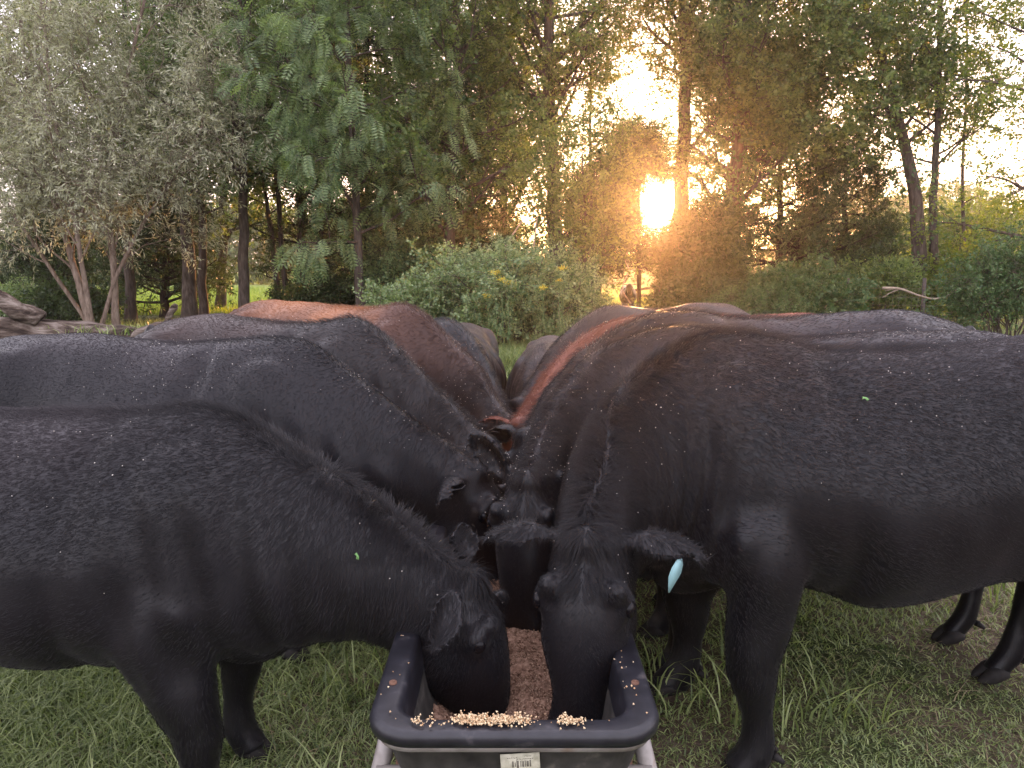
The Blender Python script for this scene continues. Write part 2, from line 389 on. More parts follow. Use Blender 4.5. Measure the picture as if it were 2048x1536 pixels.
        r_ = np.random.default_rng(seed)
        for _ in range(60):
            o0 = np.array((-1.55, .02, .50)) + r_.normal(size=3)*(.01, .01, .04); e0 = o0 + np.array((r_.normal()*.03, r_.normal()*.03, -.25-r_.random()*.08))
            tb.tube([o0, (o0+e0)/2 + r_.normal(size=3)*.008, e0], [.004, .003, .0008], 4)
        V, F = tb.arrays(); me = mesh_np('tail', T(V), F, COAT[coat], True); me.attributes.new('rnd', 'FLOAT', 'POINT'); obj('tail', me, root)
    if tagcol:
        sd, mt_, ext = tagcol[:3]
        gb = MB(); pts = [(.004, .009), (-.016, .021), (-.040, .024), (-.066, .014), (-.092, .002)]
        c = np.array(ext); V = []
        for th in (-.0012, .0012):
            for z, w in pts: V += [(th, w*.9+z*.1, z), (th, -w*.9+z*.1, z)]
        V = np.array(V); n0 = len(pts)*2; Fq = []
        for i in range(len(pts)-1):
            a = 2*i; Fq += [(a, a+1, a+3, a+2), (n0+a, n0+a+2, n0+a+3, n0+a+1), (a, a+2, n0+a+2, n0+a), (a+1, n0+a+1, n0+a+3, a+3)]
        Fq += [(0, n0, n0+1, 1), (2*len(pts)-2, 2*len(pts)-1, n0+2*len(pts)-1, n0+2*len(pts)-2)]
        V[:, 0] += .25*V[:, 2]**1 + 3*V[:, 1]**2
        gb.add(V, np.array(Fq)); V, F = gb.arrays()
        V = V @ np.array(Matrix.Rotation(tagcol[3] if len(tagcol) > 3 else 0, 3, 'Z')).T
        V = V + c; obj('ear_tag', mesh_np('ear_tag', T(V), F, mt_, False), root)
    if fur:
        m2.calc_loop_triangles(); nt3 = len(m2.loop_triangles); tri = np.zeros(nt3*3, np.int32); m2.loop_triangles.foreach_get('vertices', tri); tri = tri.reshape(-1, 3)
        A, B, C = P[tri[:, 0]], P[tri[:, 1]], P[tri[:, 2]]
        cr = np.cross(B-A, C-A); ar = np.linalg.norm(cr, axis=1)/2; fn = cr/(2*ar[:, None] + 1e-12)
        cen = (A+B+C)/3
        wgt = ar*(1 + 1.5*(cen[:, 2] > .9) + 1.5*(cen[:, 0] > .55))*np.where(cen[:, 2] < .3, .5, 1)
        rg = np.random.default_rng(seed+77)
        idx = rg.choice(nt3, fur, p=wgt/wgt.sum()); u, v = rg.random(fur), rg.random(fur); fl = u+v > 1; u[fl], v[fl] = 1-u[fl], 1-v[fl]
        Q = A[idx] + u[:, None]*(B-A)[idx] + v[:, None]*(C-A)[idx]; N_ = fn[idx]
        s, l, z = Q.T
        D = np.tile(np.array((-1., 0, -.45)), (fur, 1))
        neck = np.clip((s-.15)/.3, 0, 1); headm = np.clip((s-.78)/.08, 0, 1) if not alert else s*0
        D = D*(1-neck[:, None]) + np.array((-.55, 0, -.9))*neck[:, None]
        D = D*(1-headm[:, None]) + headm[:, None]*np.stack([s*0+.1, np.sign(l)*.5, -np.ones(fur)], 1)
        leg = np.clip((.55-z)/.1, 0, 1)*(s < .5); D = D*(1-leg[:, None]) + np.array((0, 0, -1.))*leg[:, None]
        D += .20*np.stack([wob(Q, 14, seed+20, 2), wob(Q, 14, seed+21, 2), wob(Q, 14, seed+22, 2)], 1)
        D -= (D*N_).sum(1, keepdims=True)*N_; D /= np.linalg.norm(D, axis=1, keepdims=True) + 1e-9
        crest = np.exp(-(l/.045)**2)*np.clip((N_[:, 2]-.2)/.3, 0, 1)*np.clip((s+.75)/.3, 0, 1)*np.clip((.95-s)/.1, 0, 1)
        poll = np.exp(-((s-.90)/.07)**2)*np.exp(-(l/.08)**2)*np.clip((z-.72-hz)/.05, 0, 1) if not alert else 0
        earm = np.clip((np.abs(l)-.14)/.03, 0, 1)*np.clip((s-.62)/.05, 0, 1)
        Ln = (.012 + .009*neck*(1-headm) - .004*headm + .024*crest + .022*poll + .004*earm)*hairlen*rg.uniform(.6, 1.25, fur)
        lift = .28 + .5*crest - .12*headm*(1-poll) + .1*earm + .12*rg.normal(size=fur)
        K = 4; t = np.linspace(0, 1, K)[None, :, None]
        up = N_*lift[:, None]
        droop = np.array((0, 0, -.35))*(poll if not alert else 0)[:, None] if not alert else 0
        pts = Q[:, None] + Ln[:, None, None]*(t*(up+D*.45)[:, None] + t*t*((D*.55-up*.35)+droop)[:, None]) + (t**2)*rg.normal(size=(fur, 1, 3))*(Ln*.12)[:, None, None]
        W_ = T(pts.reshape(-1, 3)); rad = np.tile(np.array((1., .85, .6, .15))*hairr, fur)
        hc = bpy.data.hair_curves.new('fur'); hc.add_curves([K]*fur)
        hc.attributes['position'].data.foreach_set('vector', W_.astype(np.float32).ravel())
        ra = hc.attributes.get('radius') or hc.attributes.new('radius', 'FLOAT', 'POINT'); ra.data.foreach_set('value', rad.astype(np.float32))
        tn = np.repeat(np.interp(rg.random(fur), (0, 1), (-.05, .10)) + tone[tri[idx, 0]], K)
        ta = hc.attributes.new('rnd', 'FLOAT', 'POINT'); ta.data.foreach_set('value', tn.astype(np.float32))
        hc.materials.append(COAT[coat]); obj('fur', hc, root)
    root['_'] = 0; del root['_']
    COWP.append((P, Nn, T, np.array((*loc, 0.))))
    return root
COWP = []
GL = 'cattle feeding along the left side of the trough'; GR = 'cattle feeding along the right side of the trough'
R = math.radians
# near left
make_cow('black heifer nearest on the left, head in profile in the front of the trough', 'cow', (-.875, 2.04), -5, .905, .97, [(.2, .75, R(-4))], 'black',
         legs={'f-1': (.06, 0), 'f1': (-.02, 0), 'h1': (.1, 0)}, hlow=-.035, ebase=(.835, .10, .835), earL=.165, earW=.052, ears={-1: ((-.28, .62, -.62), (.45, .85, .30)), 1: ((-.35, .35, .9), (.5, -.9, .2))}, voxel=.009, fur=170000, seed=3, group=GL, fold=.003, hairlen=1.25, leglat=.05, legr=1.3)
make_cow('black cow second from the front on the left, long smooth back with flies on it', 'cow', (-.94, 2.98), -12, .98, .985, [(.2, .8, R(0))], 'slick',
         legs={'f-1': (.05, 0), 'f1': (.3, 0)}, voxel=.010, fur=110000, seed=8, group=GL, hairlen=.6, hlow=-.03, legr=1.15)
make_cow('brownish black cow third on the left, between a smooth black cow and a reddish one', 'cow', (-.80, 3.58), -26, .92, 1.075, [(.2, .8, R(-10))], 'brownblack',
         voxel=.012, fur=60000, seed=12, group=GL, hlow=-.03)
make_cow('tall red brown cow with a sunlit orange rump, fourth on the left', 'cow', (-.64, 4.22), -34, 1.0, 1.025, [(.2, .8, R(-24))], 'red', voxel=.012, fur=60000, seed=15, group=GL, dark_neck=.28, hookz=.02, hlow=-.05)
make_cow('black cow on the left just beyond the red brown one, only its neck showing', 'cow', (-.40, 4.62), -60, .96, .98, [(.2, .8, R(-10))], 'black', voxel=.014, fur=40000, seed=19, group=GL)
make_cow('dark brown cow rearmost on the left at the far end of the trough', 'cow', (-.36, 5.35), -88, .88, .96, [(.2, .8, R(10))], 'brownblack', voxel=.014, fur=30000, seed=23, group=GL, hairlen=.7)
# right
make_cow('large black cow nearest on the right, facing the camera, teal tag in its ear', 'cow', (.70, 2.34), 180, 1.0, 1.01, [(.03, .66, R(76))], 'black',
         legs={'f1': (-.05, 0), 'f-1': (.06, 0), 'h1': (-.16, 0), 'h-1': (-.16, 0)}, ears={1: ((-.08, 1, .12), (.35, .0, -.95)), -1: ((-.08, 1, .12), (.35, .0, -.95))}, voxel=.009, fur=210000, seed=31, nshort=.88, group=GR, belly=.035, hairlen=1.2,
         tagcol=(1, M_tag, (.83, .235, .812), .8), leglat=.09, legr=1.3)
make_cow('black cow second on the right, forehead and upright ear showing behind the nearest cow', 'cow', (.65, 2.86), 178, 1.0, 1.0, [(.06, .70, R(72))], 'black',
         legs={'f1': (.0, 0), 'h1': (.0, 0)}, earL=.24, ears={1: ((-.2, .6, .8), (.9, .3, 0)), -1: ((-.05, .55, .85), (.9, .3, 0))}, voxel=.010, fur=100000, seed=35, group=GR, hlow=.025, legr=1.2)
make_cow('black cow third from the front on the right, long crest hair on its neck', 'cow', (.76, 3.48), 184, .98, 1.04, [(.10, .75, R(50))], 'black', voxel=.012, fur=60000, seed=39, group=GR, hairlen=1.2)
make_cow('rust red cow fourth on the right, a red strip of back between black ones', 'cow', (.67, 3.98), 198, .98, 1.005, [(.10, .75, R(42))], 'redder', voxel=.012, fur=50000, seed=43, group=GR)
make_cow('black cow on the right just beyond the rust red one', 'cow', (.62, 4.6), 222, 1.0, .995, [(.2, .8, R(14))], 'black', voxel=.014, fur=40000, seed=47, group=GR)
make_cow('small grey brown young cow at the far end of the trough', 'cow', (.20, 5.25), 262, .80, .97, [(.2, .8, R(0))], 'greybrown', voxel=.014, fur=30000, seed=51, group=GR)
# far one behind the fence line
make_cow('dark brown calf with a yellow ear tag in the sunlit gap beyond the trees', 'calf', (pxx(1256, 27.2), 27.2), -96, .86, .92, [], 'black', rows=ALERT,
         ears={1: ((-.1, 1, .1), (.8, 0, -.4)), -1: ((-.1, 1, .1), (.8, 0, -.4))}, voxel=.02, fur=0, seed=60, tagcol=(1, M_tagy, (.80, .25, 1.36), 0))

# ------------------------------------------------------------------ ground
rng = np.random.default_rng(5)
def gz(x, y):
    P = np.stack([np.asarray(x, float)*1., np.asarray(y, float)*1., np.zeros(np.shape(x))], -1).reshape(-1, 3)
    return (.018*wob(P, 2.2, 71, 2)*np.clip(P[:, 1]/1.2, 0, 1)).reshape(np.shape(x))
m, nt, b = mat('pasture_ground')
n1 = noise(nt, 1.1, 5); n2 = noise(nt, 14, 6, rough=.7)
soil = ramp(nt, n2, [(.3, (.060, .042, .030)), (.55, (.13, .095, .07)), (.8, (.24, .19, .14))])
green = ramp(nt, n2, [(.25, (.028, .036, .014)), (.6, (.06, .075, .03)), (.85, (.14, .14, .07))])
tcg = nt.nodes.new('ShaderNodeTexCoord'); sp = nt.nodes.new('ShaderNodeSeparateXYZ'); nt.links.new(tcg.outputs['Object'], sp.inputs[0])
far = nt.nodes.new('ShaderNodeMapRange'); far.inputs['From Min'].default_value = 6; far.inputs['From Max'].default_value = 14; nt.links.new(sp.outputs['Y'], far.inputs[0])
fm = nt.nodes.new('ShaderNodeMath'); fm.operation = 'ADD'; nt.links.new(n1, fm.inputs[0]); nt.links.new(far.outputs[0], fm.inputs[1])
fac = ramp(nt, fm.outputs[0], [(.47, (0, 0, 0)), (.60, (1, 1, 1))])
mx = nt.nodes.new('ShaderNodeMix'); mx.data_type = 'RGBA'; nt.links.new(fac, mx.inputs['Factor']); nt.links.new(soil, mx.inputs['A']); nt.links.new(green, mx.inputs['B'])
far2 = nt.nodes.new('ShaderNodeMapRange'); far2.inputs['From Min'].default_value = 25; far2.inputs['From Max'].default_value = 30; nt.links.new(sp.outputs['Y'], far2.inputs[0])
mx2 = nt.nodes.new('ShaderNodeMix'); mx2.data_type = 'RGBA'; nt.links.new(far2.outputs[0], mx2.inputs['Factor']); nt.links.new(mx.outputs['Result'], mx2.inputs['A'])
nt.links.new(ramp(nt, n2, [(.3, (.16, .22, .05)), (.7, (.30, .36, .10))]), mx2.inputs['B'])
nt.links.new(mx2.outputs['Result'], b.inputs['Base Color']); b.inputs['Roughness'].default_value = .95; b.inputs['Specular IOR Level'].default_value = .1
bump(nt, b, n2, .8, .03); M_ground = m
gx = np.concatenate([[-900, -300, -100, -40, -20], np.arange(-10, 10.01, .1), [20, 40, 100, 300, 900]]); gy = np.concatenate([[-300, -60, -15, -4], np.arange(-1, 14.01, .1), [18, 25, 40, 80, 200, 500, 1500]])
X, Y = np.meshgrid(gx, gy, indexing='ij'); Z = gz(X, Y)*((np.abs(X) <= 10) & (Y < 14.1) & (Y > -1.1))
nx, ny = X.shape; I = np.arange(nx-1)[:, None]*ny + np.arange(ny-1)[None]
tag(obj('ground', mesh_np('ground', np.stack([X, Y, Z], -1).reshape(-1, 3), np.stack([I, I+ny, I+ny+1, I+1], -1).reshape(-1, 4), M_ground, True)), kind='structure')

# ------------------------------------------------------------------ grass
M_grass = leaf_mat('grass_blades', (.07, .11, .035), (.37, .42, .18), .30, (1.3, 1.5, .6), .42, .5)
M_straw = leaf_mat('dry_straw', (.20, .15, .08), (.42, .34, .2), .15, (1, 1, 1), .6)
M_farg = leaf_mat('tall_pasture_grass', (.13, .20, .04), (.30, .36, .10), .5, (1.5, 1.5, .6), .6, .2)
def blades(n, x, y, h, w, lean, rg, K=5, z0=None):
    az = rg.uniform(0, 6.28, n); L = lean*rg.uniform(.3, 1.4, n)*h; t = np.linspace(0, 1, K)
    base = np.stack([x, y, (gz(x, y) if z0 is None else x*0 + z0) - .01], 1)
    d = np.stack([np.cos(az), np.sin(az), az*0], 1); sdv = np.stack([-np.sin(az), np.cos(az), az*0], 1)
    tw = rg.normal(size=n)*.9; sdv = sdv*np.cos(tw)[:, None] + d*np.sin(tw)[:, None]
    C = base[:, None] + d[:, None]*(L[:, None]*t[None]**2)[..., None] + np.array((0, 0, 1.))*(h[:, None]*(t - .35*lean*t**2.5)[None])[..., None]
    ww = (w[:, None]*(1 - t[None]**1.6)*.5 + .0002)[..., None]
    V = np.stack([C - sdv[:, None]*ww, C + sdv[:, None]*ww], 2)      # n,K,2,3
    i = np.arange(n)[:, None]*K*2; k = np.arange(K-1)[None]*2
    Fq = np.stack([i+k, i+k+1, i+k+3, i+k+2], -1).reshape(-1, 4)
    return V.reshape(-1, 3), Fq, np.repeat(rg.random(n), K*2)
def patchy(x, y, f, sd): return wob(np.stack([x, y, x*0], 1), f, sd, 2)
def grass_obj(name, mt, parts, label=None, cat=None):
    V = []; Fq = []; A = []; n = 0
    for v, f, a in parts: V.append(v); Fq.append(f+n); A.append(a); n += len(v)
    o = obj(name, mesh_np(name, np.concatenate(V), np.concatenate(Fq), mt, False, np.concatenate(A)))
    return tag(o, label, cat, kind='stuff')
n = 250000
y = 1.0 + 5.5*rng.random(n)**1.5; x = rng.uniform(-1, 1, n)*(y*.78+.25)
kp = patchy(x, y, 1.6, 3) + .45*patchy(x, y, 5, 4) + rng.normal(size=n)*.35 + np.where(x < 0, .75, .10) > .0
x, y = x[kp], y[kp]; n = len(x)
tall = np.clip(.6 + .4*patchy(x, y, 2.1, 9), .25, 1.3)
h = tall*rng.uniform(.05, .16, n)*np.where(x < 0, 1.25, 1.1); w = rng.uniform(.003, .0075, n)
g1 = blades(n, x, y, h, w, .9, rng)
n = 5000; y = 1.1 + 3*rng.random(n)**1.3; x = rng.uniform(-1, 1, n)*(y*.75+.2); kp = (patchy(x, y, 3.5, 31) > .55); x, y = x[kp], y[kp]; n = len(x)
g2 = blades(n, x, y, rng.uniform(.14, .30, n), rng.uniform(.006, .010, n), .8, rng, 6)
grass_obj('grass', M_grass, [g1, g2], 'short green pasture grass trampled around the trough', 'grass')
n = 60000; y = 6 + 18*rng.random(n); x = rng.uniform(-1, 1, n)*(y*.8)
g3 = blades(n, x, y, rng.uniform(.08, .3, n), rng.uniform(.008, .02, n), .8, rng, 4)
n = 9000; x = rng.normal(.15, 1.0, n); y = 11.3 + rng.random(n)*2.2
g4 = blades(n, x, y, rng.uniform(.25, .65, n), rng.uniform(.008, .016, n), .8, rng, 5)
grass_obj('grass', M_grass, [g3, g4], 'taller green grass behind the cattle and below the bush', 'grass')
n = 6000; y = 1.2 + 4*rng.random(n)**1.4; x = rng.uniform(-1, 1, n)*(y*.75+.2)
v, f, a = blades(n, x, y, rng.uniform(.04, .13, n), rng.uniform(.002, .004, n), 1.6, rng, 4); v[:, 2] = (v[:, 2]-0)*.35 + .012
grass_obj('straw', M_straw, [(v, f, a)], 'dry straw and dead stems littered over the soil', 'straw')
n = 90000; y = 27 + 45*rng.random(n)**1.3; x = rng.uniform(-.85, .85, n)*y
grass_obj('grass', M_farg, [blades(n, x, y, rng.uniform(.15, .45, n), rng.uniform(.02, .05, n), .5, rng, 3, z0=0)], 'sunlit yellow green grass of the field beyond the trees', 'grass')

# ------------------------------------------------------------------ trough
M_plastic = noisy_mat('black_moulded_plastic', [(.35, (.007, .007, .010)), (.60, (.015, .015, .020)), (.70, (.045, .042, .046)), (.85, (.10, .085, .075))], 19, .40, .12, .002, spec=.5)
M_dirty = noisy_mat('dusty_grey_plastic', [(.3, (.018, .017, .016)), (.6, (.05, .047, .042)), (.72, (.11, .10, .085)), (.9, (.04, .035, .03))], 18, .7, .3, .004)
M_galv = noisy_mat('worn_galvanised_steel', [(.3, (.14, .12, .10)), (.6, (.28, .26, .24)), (.8, (.20, .13, .085))], 14, .5, .15, .002, spec=.5)
for nn in M_galv.node_tree.nodes:
    if nn.type == 'BSDF_PRINCIPLED': nn.inputs['Metallic'].default_value = .35
M_rust = noisy_mat('rusty_steel', [(.3, (.09, .045, .03)), (.7, (.22, .12, .08))], 25, .8, .3, .003)
RZ = .60; Y0, Y1 = 1.44, 4.5; HW = .316; CX = .005
def rrect(hx, y0, y1, r, n=10):
    pts = []
    for cx, cy, a0 in ((hx-r, y0+r, -90), (hx-r, y1-r, 0), (-hx+r, y1-r, 90), (-hx+r, y0+r, 180)):
        for i in range(n+1):
            a = math.radians(a0 + 90*i/n); pts.append((cx + r*math.cos(a), cy + r*math.sin(a)))
    return pts
def shell(profile, mt, name, parent, extra=None):
    """profile: list of (inset, z, corner r) rings, lofted"""
    V = []; 
    for ins, z, r in profile:
        for x_, y_ in rrect(HW-ins, Y0+ins*.9, Y1-ins*.9, r): V.append((x_+CX, y_, z + (extra(x_, y_) if extra else 0)))
    n = 44; K = len(profile); i = np.arange(K-1)[:, None]*n; j = np.arange(n)[None]; j2 = (j+1) % n
    Fq = [np.stack([i+j, i+j2, i+n+j2, i+n+j], -1).reshape(-1, 4)]
    me = mesh_np(name, np.array(V), Fq, mt, True); return obj(name, me, parent)
tr = thing('feed_trough', 'long black plastic feed trough on a pipe frame, full of ground grain', 'trough', (0, 0, 0))
sag = lambda x_, y_: -.006*math.exp(-((y_-Y0)/.3)**2)*(1-(x_/.3)**2) + .004*math.sin(y_*2.3)
shell([(.006, RZ-.036, .09), (-.001, RZ-.032, .095), (-.003, RZ-.014, .096), (.001, RZ-.004, .094), (.006, RZ+.0005, .092), (.014, RZ+.001, .088), (.050, RZ+.002, .070), (.061, RZ-.002, .066), (.066, RZ-.012, .062), (.072, RZ-.05, .06), (.078, RZ-.10, .06)], M_plastic, 'rim', tr, sag)
shell([(.018, RZ-.036, .075), (.024, RZ-.036, .075), (.026, RZ-.058, .075), (.034, RZ-.060, .075), (.045, RZ-.12, .08), (.065, RZ-.20, .10), (.10, RZ-.28, .12), (.15, RZ-.34, .12), (.22, RZ-.355, .05), (.304, RZ-.356, .001)], M_dirty, 'basin', tr)
shell([(.076, RZ-.09, .06), (.09, RZ-.16, .07), (.12, RZ-.24, .09), (.16, RZ-.30, .09), (.22, RZ-.325, .05), (.302, RZ-.326, .001)], M_dirty, 'liner', tr)
o = shell([(.020, RZ-.040, .078), (.016, RZ-.042, .078), (.016, RZ-.055, .078), (.020, RZ-.057, .078)], M_galv, 'band', tr)
for sx in (-1, 1):
    for yy in (1.60, 4.3):
        mb = MB(); mb.tube([(sx*.276+CX, yy-.02, RZ-.05), (sx*.325+CX, yy-.05, .35), (sx*.385+CX, yy-.09, .0)], [.021]*3, 14); obj('leg', mb.mesh('leg', M_galv), tr)
        mb = MB(); mb.tube([(sx*.262+CX, yy+.06, RZ-.06), (sx*.27+CX, yy+.03, .3), (sx*.26+CX, yy+.01, .1)], [.016]*3, 12); obj('brace', mb.mesh('brace', M_rust), tr)
        mb = MB(); bp = (sx*.283+CX, yy+.03, RZ+.007); mb.tube([(bp[0], bp[1], bp[2]-.012), (bp[0], bp[1], bp[2]-.003)], [.0095, .009], 14); mb.tube([(bp[0], bp[1], bp[2]-.004), (bp[0], bp[1], bp[2]-.0005)], [.005, .0045], 6); obj('bolt', mb.mesh('bolt', M_rust, False), tr)
for yy in (1.54, 4.24):
    mb = MB(); mb.tube([(-.31+CX, yy, .435), (.31+CX, yy, .435)], [.017]*2, 12)
    obj('crossbar', mb.mesh('crossbar', M_galv), tr)
# sticker with faint worn printing
m, nt, b = mat('aged_label_paper'); nt.links.new(ramp(nt, noise(nt, 60, 5), [(.3, (.30, .29, .20)), (.6, (.50, .48, .36)), (.8, (.58, .56, .44))]), b.inputs['Base Color']); b.inputs['Roughness'].default_value = .7; M_label = m
m_, nt_, b_ = mat('faded_print'); b_.inputs['Base Color'].default_value = (.13, .12, .09, 1); b_.inputs['Roughness'].default_value = .8; M_print = m_
lb = MB(); LX, LZ, LY = .018, RZ-.090, Y0+.0225
Rt = np.array(Matrix.Rotation(R(-6), 3, 'X') @ Matrix.Rotation(R(-3.5), 3, 'Y'))
lb.box((LX, LY, LZ), (.084, .0012, .050), Rt); sticker = obj('sticker', lb.mesh('sticker', M_label, False), tr)
pb = MB()
def lbar(u, v, w_, h_): pb.box(np.array((LX, LY, LZ)) + Rt @ np.array((u, -.0010, v)), (w_, .0006, h_), Rt)
r_ = np.random.default_rng(2); u = -.016
for w_ in (.004, .002, .001, .005, .002, .0015, .003, .002, .001, .004, .0035):
    lbar(u, .002 + r_.normal()*.001, w_*.85, .014 + r_.normal()*.002); u += w_ + .0012
for v_, a0, a1 in ((.013, -.006, .03), (.016, -.026, -.006), (-.011, -.016, .016), (-.015, -.008, .012), (.019, .010, .026)):
    u = a0
    while u < a1: w_ = r_.uniform(.001, .003); lbar(u, v_+r_.normal()*.0003, w_, .0012); u += w_ + .0016
obj('print', pb.mesh('print', M_print, False), sticker)

# feed in the trough and crumbs on the rim
M_feed = noisy_mat('ground_grain', [(.3, (.10, .055, .035)), (.5, (.24, .14, .095)), (.75, (.40, .27, .19))], 90, .95, 1.0, .01, bscale=70)
M_crumb = leaf_mat('crushed_corn', (.50, .30, .15), (.85, .70, .45), .1, (1, 1, 1), .7)
def dip(x, y): return -.085*np.exp(-((x+.10)/.11)**2 - ((y-1.86)/.20)**2) - .05*np.exp(-((x-.16)/.10)**2 - ((y-1.78)/.18)**2) - .03*np.exp(-((x-.02)/.12)**2 - ((y-2.5)/.25)**2)
fx = np.linspace(-.225, .225, 60); fy = np.linspace(Y0+.09, Y1-.09, 360); X, Y = np.meshgrid(fx, fy, indexing='ij')
PP = np.stack([X, Y, X*0], -1).reshape(-1, 3)
Z = (.395 + .018*wob(PP, 14, 5, 3) + .006*wob(PP, 70, 6, 2) + .003*rng.normal(size=len(PP))).reshape(X.shape) + dip(X, Y)
nx, ny = X.shape; I = np.arange(nx-1)[:, None]*ny + np.arange(ny-1)[None]
hwf = HW-.072
o = obj('feed', mesh_np('feed', np.stack([X*.96+CX, Y, Z], -1).reshape(-1, 3), np.stack([I, I+ny, I+ny+1, I+1], -1).reshape(-1, 4), M_feed, True)); tag(o, 'brown ground grain heaped inside the trough', 'feed', kind='stuff')
TET = np.array([(0, 0, 1.), (.94, 0, -.33), (-.47, .82, -.33), (-.47, -.82, -.33), (.3, .3, .7), (-.6, .1, .5)]); TF = np.array([(0, 1, 4), (0, 4, 2), (0, 2, 5), (0, 5, 3), (0, 3, 1), (1, 2, 4), (5, 2, 3), (1, 3, 2)])
def crumbs(P, r, rg):
    n = len(P); Q = rg.normal(size=(n, 3, 3)); Q, _ = np.linalg.qr(Q)
    V = P[:, None] + (TET[None]*rg.uniform(.6, 1.3, (n, 6, 1))*r[:, None, None]) @ Q
    return V.reshape(-1, 3), (np.arange(n)[:, None, None]*6 + TF[None]).reshape(-1, 3), np.repeat(rg.random(n), 6)
def on_rim(x, y): return np.stack([x, y, RZ + .004 + 0*x], 1)
cs = []
for cx_, sp_, k in ((-.105, .010, 90), (-.085, .012, 160), (-.062, .010, 120), (-.035, .009, 110), (-.012, .009, 120), (.012, .008, 60), (.03, .006, 25), (.112, .008, 80), (.128, .006, 40), (.15, .006, 18), (-.20, .006, 26), (-.172, .006, 16), (.0, .10, 60)):
    n = k; x = rng.normal(cx_, sp_, n); y = Y0 + .034 + rng.normal(0, .004) + rng.normal(0, .008, n); P = on_rim(x, np.clip(y, Y0+.006, Y0+.060)); P[:, 2] += rng.random(n)**2*.010*(abs(x-cx_) < sp_) ; cs.append(P)
x = np.concatenate([rng.uniform(.245, .30, 60), rng.uniform(-.30, -.245, 25), rng.normal(.262, .007, 40)]); y = np.concatenate([rng.uniform(1.5, 2.6, 60), rng.uniform(1.5, 2.6, 25), rng.normal(1.86, .012, 40)]); cs.append(on_rim(x, y))
P = np.concatenate(cs); v, f, a = crumbs(P, rng.uniform(.0015, .0042, len(P)), rng)
tag(obj('grain_crumbs', mesh_np('grain_crumbs', v, f, M_crumb, False, a)), 'pale crumbs of crushed grain spilled on the trough rim', 'grain', kind='stuff')
n = 26000; x = rng.uniform(-.2, .2, n); y = Y0 + .1 + 2.9*rng.random(n)**1.8
zf = .395 + .018*wob(np.stack([x, y, x*0], 1), 14, 5, 3) + .004 + dip(x, y)
M_crumb2 = leaf_mat('grain_meal', (.12, .06, .038), (.46, .31, .215), .0, (1, 1, 1), .9, .1)
v, f, a = crumbs(np.stack([x*.96+CX, y, zf], 1), rng.uniform(.0015, .0045, n), rng)
tag(obj('grain_meal', mesh_np('grain_meal', v, f, M_crumb2, False, a)), 'loose crumbly grain meal on top of the feed', 'grain', kind='stuff')
# grain flecks and flies on the backs
V_, F_, A_, n0 = [], [], [], 0
dens = [70, 330, 420, 500, 120, 60, 240, 600, 450, 420, 90, 160]
for k, (P, Nn, T, loc) in enumerate(COWP[:12]):
    up = (Nn[:, 2] > .45)*(P[:, 2] > 1.1)*(P[:, 0] > -1.0) + .14*(P[:, 2] > .85) + .9*(P[:, 0] > .3)*(Nn[:, 2] > .3)*.5
    cl_ = np.exp(1.4*wob(P, 7, 90+k, 1) - 1.5*((P[:, 0]+.25)/.5)**2*(P[:, 0] < .3)); w_ = up*cl_; idx = rng.choice(len(P), dens[k], p=w_/w_.sum())
    Q = T(P[idx] + Nn[idx]*.012*rng.uniform(.5, 1.2, (len(idx), 1))) + loc + rng.normal(size=(len(idx), 3))*.003
    v, f, a = crumbs(Q, rng.uniform(.0010, .0026, len(idx)), rng); V_.append(v); F_.append(f+n0); A_.append(a); n0 += len(v)
M_fleck = leaf_mat('grain_flecks', (.45, .40, .35), (.85, .80, .72), .1, (1, 1, 1), .6)
tag(obj('grain_flecks', mesh_np('grain_flecks', np.concatenate(V_), np.concatenate(F_), M_fleck, False, np.concatenate(A_))), 'pale flecks of grain and tiny flies scattered over the backs of the cattle', 'flecks', kind='stuff')

# two scraps of leaf lying on the coats
M_scrap = leaf_mat('fresh_leaf_scrap', (.25, .50, .18), (.40, .62, .28), .3, (1, 1, 1), .5)
def on_cow(k, x, y):
    P, Nn, T, loc = COWP[k]; Q = T(P) + loc; dep = Q[:, 1]*math.cos(PITCH) + (CAMH-Q[:, 2])*math.sin(PITCH); ok = dep > .5; dep = np.where(ok, dep, 1)
    u = 1024 + F*Q[:, 0]/dep; v = 768 - F*((Q[:, 2]-CAMH)*math.cos(PITCH) + Q[:, 1]*math.sin(PITCH))/dep
    c = np.where(ok & (np.hypot(u-x, v-y) < 9))[0]; return Q[c[np.argmin(dep[c])]] if len(c) else None
for k, x, y, lb in ((0, 725, 1107, 'bright green leaf scrap stuck to the shoulder of the nearest left heifer'), (6, 1715, 790, 'small pale green leaf scrap on the flank of the large right cow')):
    q = on_cow(k, x, y)
    if q is None: continue
    mb = MB(); a = .3 if k else 1.2
    V = np.array([(0, 0, 0), (.006, .002, .004), (.013, .0, .001), (.007, -.002, -.004), (-.007, .001, .003), (-.005, 0, -.004)]); V = V @ np.array(Matrix.Rotation(a, 3, 'Y')).T
    V = np.concatenate([V + (0, -.022, 0), V + (0, -.0195, 0)]); mb.add(V, np.array([(0, 1, 2, 3), (0, 5, 4, 1), (6, 9, 8, 7), (6, 7, 10, 11), (1, 7, 8, 2), (2, 8, 9, 3), (0, 6, 11, 5), (4, 10, 7, 1)]))
    tag(obj('leaf_scrap', mb.mesh('leaf_scrap', M_scrap, False), None, tuple(q)), lb, 'leaf')

